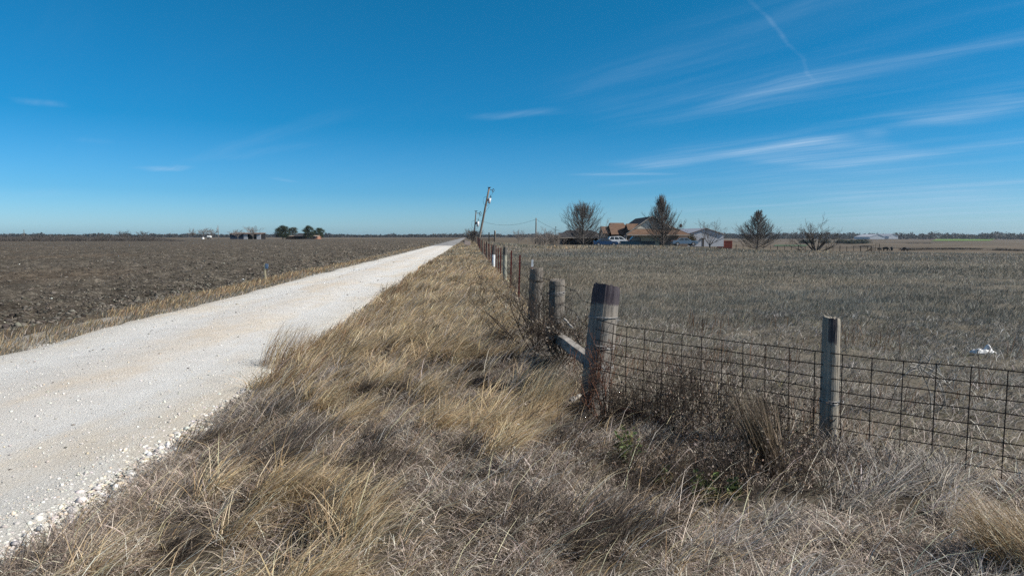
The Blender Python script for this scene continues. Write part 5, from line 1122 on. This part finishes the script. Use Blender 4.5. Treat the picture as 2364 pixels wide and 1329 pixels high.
# ------------------------------------------------------------------ vehicles
mtyre = pmat('tyre', (0.02, 0.02, 0.02), 9); mrim = pmat('wheel_rim', (0.35, 0.35, 0.36), 9, spec=.5); mcg = glassmat('car_glass', (0.02, 0.03, 0.035))
def vehicle(name, label, cat, px, D, paint, kind='wagon', length=4.6, flip=False, z=None):
    x0 = ax(px, D); z0 = g(x0, D) if z is None else z; ro = thing(name, label, cat, (x0, D, z0)); sg = -1 if flip else 1; k = length / 4.6
    mp, nt, b = new_mat(name + '_paint'); n = noise(nt, 3, 2); r = ramp(nt, n.outputs['Fac'], [(0.3, tuple(c * .9 for c in paint)), (.7, paint)]); nt.links.new(r.outputs[0], b.inputs['Base Color']); b.inputs['Roughness'].default_value = .25; b.inputs['Coat Weight'].default_value = .5
    prof = {'wagon': ([(-2.25, .35), (-2.3, .9), (-2.15, 1.08), (2.05, .98), (2.25, .8), (2.3, .4)], [(-2.1, 1.07), (-1.75, 1.62), (-.2, 1.7), (.25, 1.66), (1.15, 1.03)]),
            'sedan': ([(-2.3, .35), (-2.3, .85), (-2.1, .98), (2.05, .9), (2.28, .7), (2.3, .35)], [(-1.55, .97), (-.95, 1.36), (.1, 1.42), (.4, 1.38), (1.15, .93)]),
            'pickup': ([(-2.7, .5), (-2.7, 1.15), (2.45, 1.15), (2.65, .95), (2.65, .45)], [(-.55, 1.14), (-.45, 1.78), (.65, 1.8), (1.35, 1.14)])}[kind]
    def ex(poly, y0, y1, inset=0.0):
        n = len(poly); a = [(x0 + sg * k * p[0], D + y0, z0 + p[1] * k) for p in poly]; zmax = max(p[1] for p in poly); zmin = min(p[1] for p in poly)
        m = MB(); A = []; B_ = []
        for p in poly:
            t = (p[1] - zmin) / (zmax - zmin) * inset; A.append((x0 + sg * k * p[0], D + y0 + t, z0 + p[1] * k)); B_.append((x0 + sg * k * p[0], D + y1 - t, z0 + p[1] * k))
        return m.add(A + B_, [tuple(range(n)), tuple(range(2 * n - 1, n - 1, -1))] + [(i, n + i, n + (i + 1) % n, (i + 1) % n) for i in range(n)])
    hw = .88 * k
    m = ex(prof[0], -hw, hw, .05); c = ex(prof[1], -hw + .04, hw - .04, .2); m.add(c.v, c.f); body = m.build('body', mp, ro)
    cab = prof[1]; zt = max(p[1] for p in cab); zb = min(p[1] for p in cab)
    cx_ = [p[0] for p in cab]; w0, w1 = cab[0][0], cab[-1][0]
    def xat(side, zf):                                    # cabin outline at a height fraction
        if side < 0: p, q_ = cab[0], cab[1]
        else: p, q_ = cab[-1], cab[-2]
        return p[0] + (q_[0] - p[0]) * min(1, (zf * (zt - zb)) / (q_[1] - p[1]))
    a0, a1 = .12, .82
    L0, L1_, R0, R1_ = xat(-1, a0) + .12, xat(-1, a1) + .1, xat(1, a0) - .15, xat(1, a1) - .1
    ncut = 2 if kind != 'pickup' else 1
    for i in range(ncut + 1 if kind == 'wagon' else max(1, ncut)):
        nn = ncut + 1 if kind == 'wagon' else max(1, ncut); f0, f1 = i / nn, (i + 1) / nn; gp = .05
        for ysign in (-1, 1):
            pts = []
            for xx, zf in ((L0 + (R0 - L0) * f0 + gp, a0), (L0 + (R0 - L0) * f1 - gp, a0), (L1_ + (R1_ - L1_) * f1 - gp, a1), (L1_ + (R1_ - L1_) * f0 + gp, a1)):
                yy = ysign * (hw - .04 - zf * .2 + .006); pts.append((x0 + sg * k * xx, D + yy, z0 + k * (zb + zf * (zt - zb))))
            MB().extr(pts, (0, -ysign * .02, 0)).build('side_window', mcg, ro)
    for (e0, e1, nm) in ((cab[-1], cab[-2], 'windscreen'), (cab[0], cab[1], 'rear_window')):
        s_ = 1 if nm == 'windscreen' else -1; pts = []
        for f, yw in ((.1, -hw + .2), (.1, hw - .2), (.88, hw - .3), (.88, -hw + .3)): pts.append((x0 + sg * k * (e0[0] + (e1[0] - e0[0]) * f + s_ * .012), D + yw, z0 + k * (e0[1] + (e1[1] - e0[1]) * f + .008)))
        MB().extr(pts, (-sg * s_ * .02, 0, -.01)).build(nm, mcg, ro)
    for xx in ((-1.42, 1.42) if kind != 'pickup' else (-1.65, 1.7)):
        for yy in (-hw + .06, hw - .06):
            w = MB().tube([(x0 + sg * k * xx, D + yy - .1, z0 + .33 * k), (x0 + sg * k * xx, D + yy + .1, z0 + .33 * k)], .34 * k, 16).build('wheel', mtyre, ro); MB().tube([(x0 + sg * k * xx, D + yy - .115, z0 + .33 * k), (x0 + sg * k * xx, D + yy + .115, z0 + .33 * k)], .2 * k, 12).build('rim', mrim, w)
    for yy in (-.6, .6):
        xf = max(p[0] for p in prof[0]); MB().box((x0 + sg * k * xf, D + yy, z0 + .72 * k), (.06, .28, .14)).build('headlight', mwinf, ro); xb = min(p[0] for p in prof[0]); MB().box((x0 + sg * k * xb, D + yy * 1.15, z0 + .8 * k), (.06, .2, .22)).build('tail_light', mred, ro)
    return ro
vehicle('white_suv', 'white estate car parked side on in front of the brown roofed house', 'car', 1430, 120, (0.72, 0.73, 0.74), 'wagon', 4.5, False, .1)
vehicle('blue_car', 'dark blue car parked just left of the white estate car', 'car', 1398, 117.5, (0.02, 0.035, 0.09), 'sedan', 4.2, False, .05)
vehicle('black_pickup', 'black pickup truck parked in front of the pale garage door', 'pickup truck', 1470, 116.5, (0.008, 0.009, 0.012), 'pickup', 5.0, True, -.3)
vehicle('pale_blue_car', 'pale blue car parked right of the tall pointed bare tree', 'car', 1580, 119, (0.12, 0.17, 0.23), 'sedan', 4.4, False, .12)

# ------------------------------------------------------------------ cattle and far fence
mcow = pmat('black_hide', (0.012, 0.011, 0.011), 3, rough=.6)
def cow(label, px, py, D, ang, k=1.0, graze=True):
    x = ax(px, D); z = g(x, D); me = bpy.data.meshes.new('cow')
    hd = (1.35, 0, .35) if graze else (1.5, 0, 1.35)
    J = [((-.75, 0, 1.1), .33), ((-.2, 0, 1.02), .38), ((.4, 0, 1.06), .37), ((.72, 0, 1.1), .27), ((1.05, 0, .85) if graze else (1.05, 0, 1.3), .17), (hd, .13), ((hd[0] + .2, 0, hd[2] - .22), .09)]
    E_ = [(i, i + 1) for i in range(6)]
    for sy in (-.2, .2):
        n = len(J); J += [((.55, sy, .78), .15), ((.55, sy, .42), .085), ((.55, sy, .02), .075)]; E_ += [(2, n), (n, n + 1), (n + 1, n + 2)]
        n = len(J); J += [((-.62, sy, .8), .18), ((-.72, sy, .45), .085), ((-.66, sy, .02), .075)]; E_ += [(0, n), (n, n + 1), (n + 1, n + 2)]
        n = len(J); J += [((hd[0] - .06, sy * .95, hd[2] + .12), .04)]; E_ += [(5, n)]
    n = len(J); J += [((-1.05, 0, 1.15), .05), ((-1.1, 0, .55), .04)]; E_ += [(0, n), (n, n + 1)]
    me.from_pydata([tuple(c * k for c in j[0]) for j in J], E_, []); me.materials.append(mcow)
    o = bpy.data.objects.new('cow', me); COL.objects.link(o); o.location = (x, D, z); o.rotation_euler = (0, 0, ang)
    sk_ = o.modifiers.new('skin', 'SKIN'); me.skin_vertices[0].data[0].use_root = True
    for v, j in zip(me.skin_vertices[0].data, J): f_ = 1.22 if j[1] > .2 else 1.25; v.radius = (j[1] * k * f_, j[1] * k * f_ * (1.12 if j[1] > .3 else 1))
    o.modifiers.new('sub', 'SUBSURF').levels = 1; o.modifiers['sub'].render_levels = 2
    return tag(o, label, 'cow', 'black cattle on the far pasture')
cow('black cow grazing alone, right of the others', 2092, 577, 228, R(188), 1.0); cow('black cow grazing left in the pair', 2046, 577, 236, R(300), 1.0); cow('black cow facing away in the pair, on its right', 2060, 577, 240, R(60), 1.0); cow('smaller black cow seen through the wooden gate frame', 2031, 576, 250, R(20), .8)
pf = thing('pasture_fence', 'thin far fence of small dark posts between the spreading tree and the cattle', 'fence', (ax(1950, 140), 140, g(ax(1950, 140), 140)))
pr = []
for i, px in enumerate(np.linspace(1700, 2004, 20)):
    D = 150 - 10 * (px - 1700) / 304; x = ax(px, D); z = g(x, D); h = 1.15 + .1 * math.sin(i * 3); pr.append((x, D, z + .95))
    MB().tube([(x, D, z - .2), (x + .03 * math.sin(i), D, z + h)], .055 if i % 3 else .08, 5).build('post', mdark, pf)
MB().tube(pr, .012, 3).tube([(a, b_, c - .4) for a, b_, c in pr], .012, 3).build('wire', mins, pf)
D = 138; gf = thing('gate_frame', 'dark timber brace with rails and a tall metal doorway frame beside the cattle', 'gate', (ax(2018, D), D, g(ax(2018, D), D))); zz = lambda py: az(py, D)
gz = g(ax(2018, D), D)
MB().tube([(ax(2012.5, D), D, gz - .2), (ax(2012.5, D), D, zz(568))], .1, 8).build('post', mdark, gf)
for (a, b_) in (((1992, 584), (2012, 573)), ((2003, 581), (2012.5, 574))): MB().tube([at(*a, D - .3), at(*b_, D)], .075, 6).build('brace', mdark, gf)
for py in (573.5, 577.2, 581): MB().bx((ax(2013, D), D - .06, zz(py + .8)), (ax(2021, D), D + .02, zz(py - .6))).build('rail', mdark, gf)
MB().tube([(ax(2022.5, D), D, zz(578)), (ax(2022.5, D), D, zz(562.5)), (ax(2031.5, D), D, zz(562.5)), (ax(2031, D), D, zz(585))], .055, 6).build('frame', mdark, gf)

# ------------------------------------------------------------------ haze
mh = bpy.data.materials.new('air'); mh.use_nodes = True; nt = mh.node_tree; nt.nodes.clear()
o_ = nd(nt, 'OutputMaterial'); pv = nd(nt, 'VolumePrincipled'); pv.inputs['Color'].default_value = (0.72, 0.82, 0.95, 1); pv.inputs['Density'].default_value = 0.00008; pv.inputs['Anisotropy'].default_value = 0.3
nt.links.new(pv.outputs[0], o_.inputs['Volume'])
tag(MB().bx((-3600, -3600, -8), (3600, 3600, 18)).build('haze', mh), 'thin pale air over the plain', 'haze', kind='stuff')

# ------------------------------------------------------------------ sun and sky
su = bpy.data.lights.new('sun', 'SUN'); su.energy = 4.5; su.angle = R(0.53); su.color = (1, 0.95, 0.87)
so_ = bpy.data.objects.new('sun', su); COL.objects.link(so_)
sd = Vector((math.sin(R(SUNAZ)) * math.cos(R(SUNEL)), math.cos(R(SUNAZ)) * math.cos(R(SUNEL)), math.sin(R(SUNEL))))
so_.rotation_euler = (-sd).to_track_quat('-Z', 'Y').to_euler(); so_.location = (0, 0, 60)
w = bpy.data.worlds.new('World'); sc.world = w; w.use_nodes = True; nt = w.node_tree; bg = nt.nodes['Background']
sky = nd(nt, 'TexSky'); sky.sky_type = 'NISHITA'; sky.sun_disc = False; sky.sun_elevation = R(SUNEL); sky.sun_rotation = R(SUNAZ); sky.altitude = 200; sky.air_density = 1.0; sky.dust_density = 0.6; sky.ozone_density = 2.5
tc = nd(nt, 'TexCoord'); sx = nd(nt, 'SeparateXYZ'); nt.links.new(tc.outputs['Generated'], sx.inputs[0])
tint = ramp(nt, sx.outputs['Z'], [(0.0, (0.62, 1.0, 1.5)), (0.016, (0.6, 1.0, 1.5)), (0.061, (0.30, 0.78, 1.25)), (0.154, (0.072, 0.655, 1.03)), (0.33, (0.052, 0.71, 0.99)), (0.5, (1.15, 0.98, 0.86))])
skyc = mixc(nt, 1, sky.outputs[0], tint.outputs[0], 'MULTIPLY')
def mth(op, a, b_=None, c=None):
    n = nd(nt, 'Math', operation=op)
    for i, v in enumerate((a, b_, c)):
        if v is None: continue
        if isinstance(v, (int, float)): n.inputs[i].default_value = v
        else: nt.links.new(v, n.inputs[i])
    return n.outputs[0]
def mrange(v, a, b_, smooth=True):
    n = nd(nt, 'MapRange'); n.interpolation_type = 'SMOOTHSTEP' if smooth else 'LINEAR'; n.inputs['From Min'].default_value = a; n.inputs['From Max'].default_value = b_; nt.links.new(v, n.inputs['Value']); return n.outputs[0]
# directions projected on a high flat cloud layer
zc = mth('ADD', mth('MAXIMUM', sx.outputs['Z'], 0.0), 0.05)
cxy = nd(nt, 'CombineXYZ'); nt.links.new(mth('DIVIDE', sx.outputs['X'], zc), cxy.inputs[0]); nt.links.new(mth('DIVIDE', sx.outputs['Y'], zc), cxy.inputs[1])
def qp(px, py):
    d = ray(px, py); d = d / np.linalg.norm(d); k = max(d[2], 0) + 0.05; return np.array([d[0] / k, d[1] / k])
wn = nd(nt, 'TexNoise'); wn.inputs['Scale'].default_value = 0.9; wn.inputs['Detail'].default_value = 3; nt.links.new(cxy.outputs[0], wn.inputs['Vector'])
wv = nd(nt, 'VectorMath', operation='MULTIPLY_ADD'); nt.links.new(wn.outputs['Color'], wv.inputs[0]); wv.inputs[1].default_value = (.28, .28, 0); nt.links.new(cxy.outputs[0], wv.inputs[2])
off = nd(nt, 'VectorMath', operation='SUBTRACT'); nt.links.new(wv.outputs[0], off.inputs[0]); off.inputs[1].default_value = (.14, .14, 0); Q = off.outputs[0]
def rotscale(ang, s):
    mp = nd(nt, 'Mapping'); mp.vector_type = 'TEXTURE'; mp.inputs['Rotation'].default_value = (0, 0, ang); mp.inputs['Scale'].default_value = (1 / s[0], 1 / s[1], 1); nt.links.new(Q, mp.inputs['Vector']); return mp.outputs[0]
def ntex(vec, scale, detail, rough=.6):
    n = nd(nt, 'TexNoise'); n.inputs['Scale'].default_value = scale; n.inputs['Detail'].default_value = detail; n.inputs['Roughness'].default_value = rough; nt.links.new(vec, n.inputs['Vector']); return n.outputs['Fac']
# streak direction on the layer, taken from the long wisps
a0, a1 = qp(1440, 385), qp(2364, 250); ang = math.atan2(a1[1] - a0[1], a1[0] - a0[0])
fib = ntex(rotscale(ang, (0.32, 2.7)), 1.0, 5, .55); big = ntex(rotscale(ang, (0.25, 1.1)), 1.0, 4, .55)
veil = mth('MULTIPLY', mrange(fib, .30, .80), mrange(big, .38, .70))
right = mrange(sx.outputs['X'], 0.02, 0.5)
acc = mth('MULTIPLY', mth('MULTIPLY', veil, mth('MULTIPLY_ADD', right, 0.92, 0.05)), 0.33)
def streak(p0, p1, wpx, strength, fade=.3, fibre=1.0):
    global acc
    q0, q1 = qp(*p0), qp(*p1); c = (q0 + q1) / 2; d = q1 - q0; L = np.linalg.norm(d) / 2; d = d / (2 * L); n_ = np.array([-d[1], d[0]])
    m = ((p0[0] + p1[0]) / 2, (p0[1] + p1[1]) / 2); dd = np.array([p1[0] - p0[0], p1[1] - p0[1]], float); dd /= np.linalg.norm(dd); e = qp(m[0] - dd[1] * wpx, m[1] + dd[0] * wpx) - qp(*m); W = abs(e @ n_) + 1e-4
    s = nd(nt, 'VectorMath', operation='SUBTRACT'); nt.links.new(Q, s.inputs[0]); s.inputs[1].default_value = (c[0], c[1], 0)
    def dot(v):
        k = nd(nt, 'VectorMath', operation='DOT_PRODUCT'); nt.links.new(s.outputs[0], k.inputs[0]); k.inputs[1].default_value = (v[0], v[1], 0); return mth('ABSOLUTE', k.outputs['Value'])
    u = mrange(dot(d), L, L * (1 - fade)); v = mrange(dot(n_), W, 0.0)
    f = mth('MULTIPLY', mth('MULTIPLY', u, v), strength)
    if fibre: f = mth('MULTIPLY', f, mth('MULTIPLY_ADD', mrange(fib, .3, .72), fibre, 1 - fibre))
    acc = mth('ADD', acc, f)
streak((1060, 272), (1330, 248), 12.2, 0.186, .6, .5); streak((1250, 255), (2050, 180), 74.4, 0.10, .5); streak((1500, 240), (2364, 60), 90.0, 0.070, .5); streak((1675, -60), (1900, 200), 9, .11, .3, .7); streak((1650, 362), (2000, 308), 6.8, 0.211, .5, .2); streak((1420, 388), (2020, 315), 21.9, 0.273, .35, .4); streak((1760, 385), (2120, 330), 47.4, 0.300, .5, .5)
streak((2020, 300), (2364, 245), 16.5, 0.164, .5, .4); streak((2060, 290), (2420, 215), 47.4, 0.229, .5, .5); streak((1300, 402), (1580, 402), 4.7, 0.248, .6, .1); streak((1640, 390), (2180, 392), 21.9, 0.153, .6); streak((1320, 430), (1900, 405), 10.8, 0.136, .6)
streak((1990, 290), (2060, 345), 25.5, 0.164, .7); streak((1800, 470), (2600, 430), 55.0, 0.240, .8, .3); streak((1800, 510), (2700, 500), 40.5, 0.194, .8, .3); streak((2300, 440), (2060, 452), 36.5, 0.120, .7); streak((1640, 460), (2000, 465), 25.5, 0.099, .7)
streak((320, 382), (395, 396), 12.2, 0.260, .7, .3); streak((370, 395), (440, 380), 10.8, 0.211, .7, .3); streak((400, 385), (880, 235), 21.6, 0.074, .5, .6); streak((10, 232), (165, 243), 9.5, 0.124, .7, .4); streak((480, 372), (760, 325), 12.2, 0.074, .6, .5); streak((640, 416), (680, 414), 9.5, 0.136, .8, .2); streak((140, 322), (330, 334), 8.1, 0.062, .7); streak((0, 438), (160, 455), 29.7, 0.074, .8)
fine = ntex(rotscale(ang + .12, (1.2, 14.0)), 1.0, 6, .65)
acc = mth('MULTIPLY', acc, mth('MULTIPLY_ADD', mrange(fine, .3, .7), .75, .5))
acc = mth('MINIMUM', acc, .8)
cl = mixc(nt, acc, skyc, (4.6, 6.4, 8.4))
nt.links.new(cl, bg.inputs['Color']); bg.inputs['Strength'].default_value = 0.074

sc.view_settings.view_transform = 'Standard'; sc.view_settings.look = 'None'; sc.view_settings.exposure = 0.45; sc.view_settings.gamma = 1
sc.cycles.max_bounces = 5; sc.cycles.diffuse_bounces = 2; sc.cycles.transmission_bounces = 2; sc.cycles.volume_bounces = 0; sc.cycles.transparent_max_bounces = 4
sc.cycles.use_denoising = False
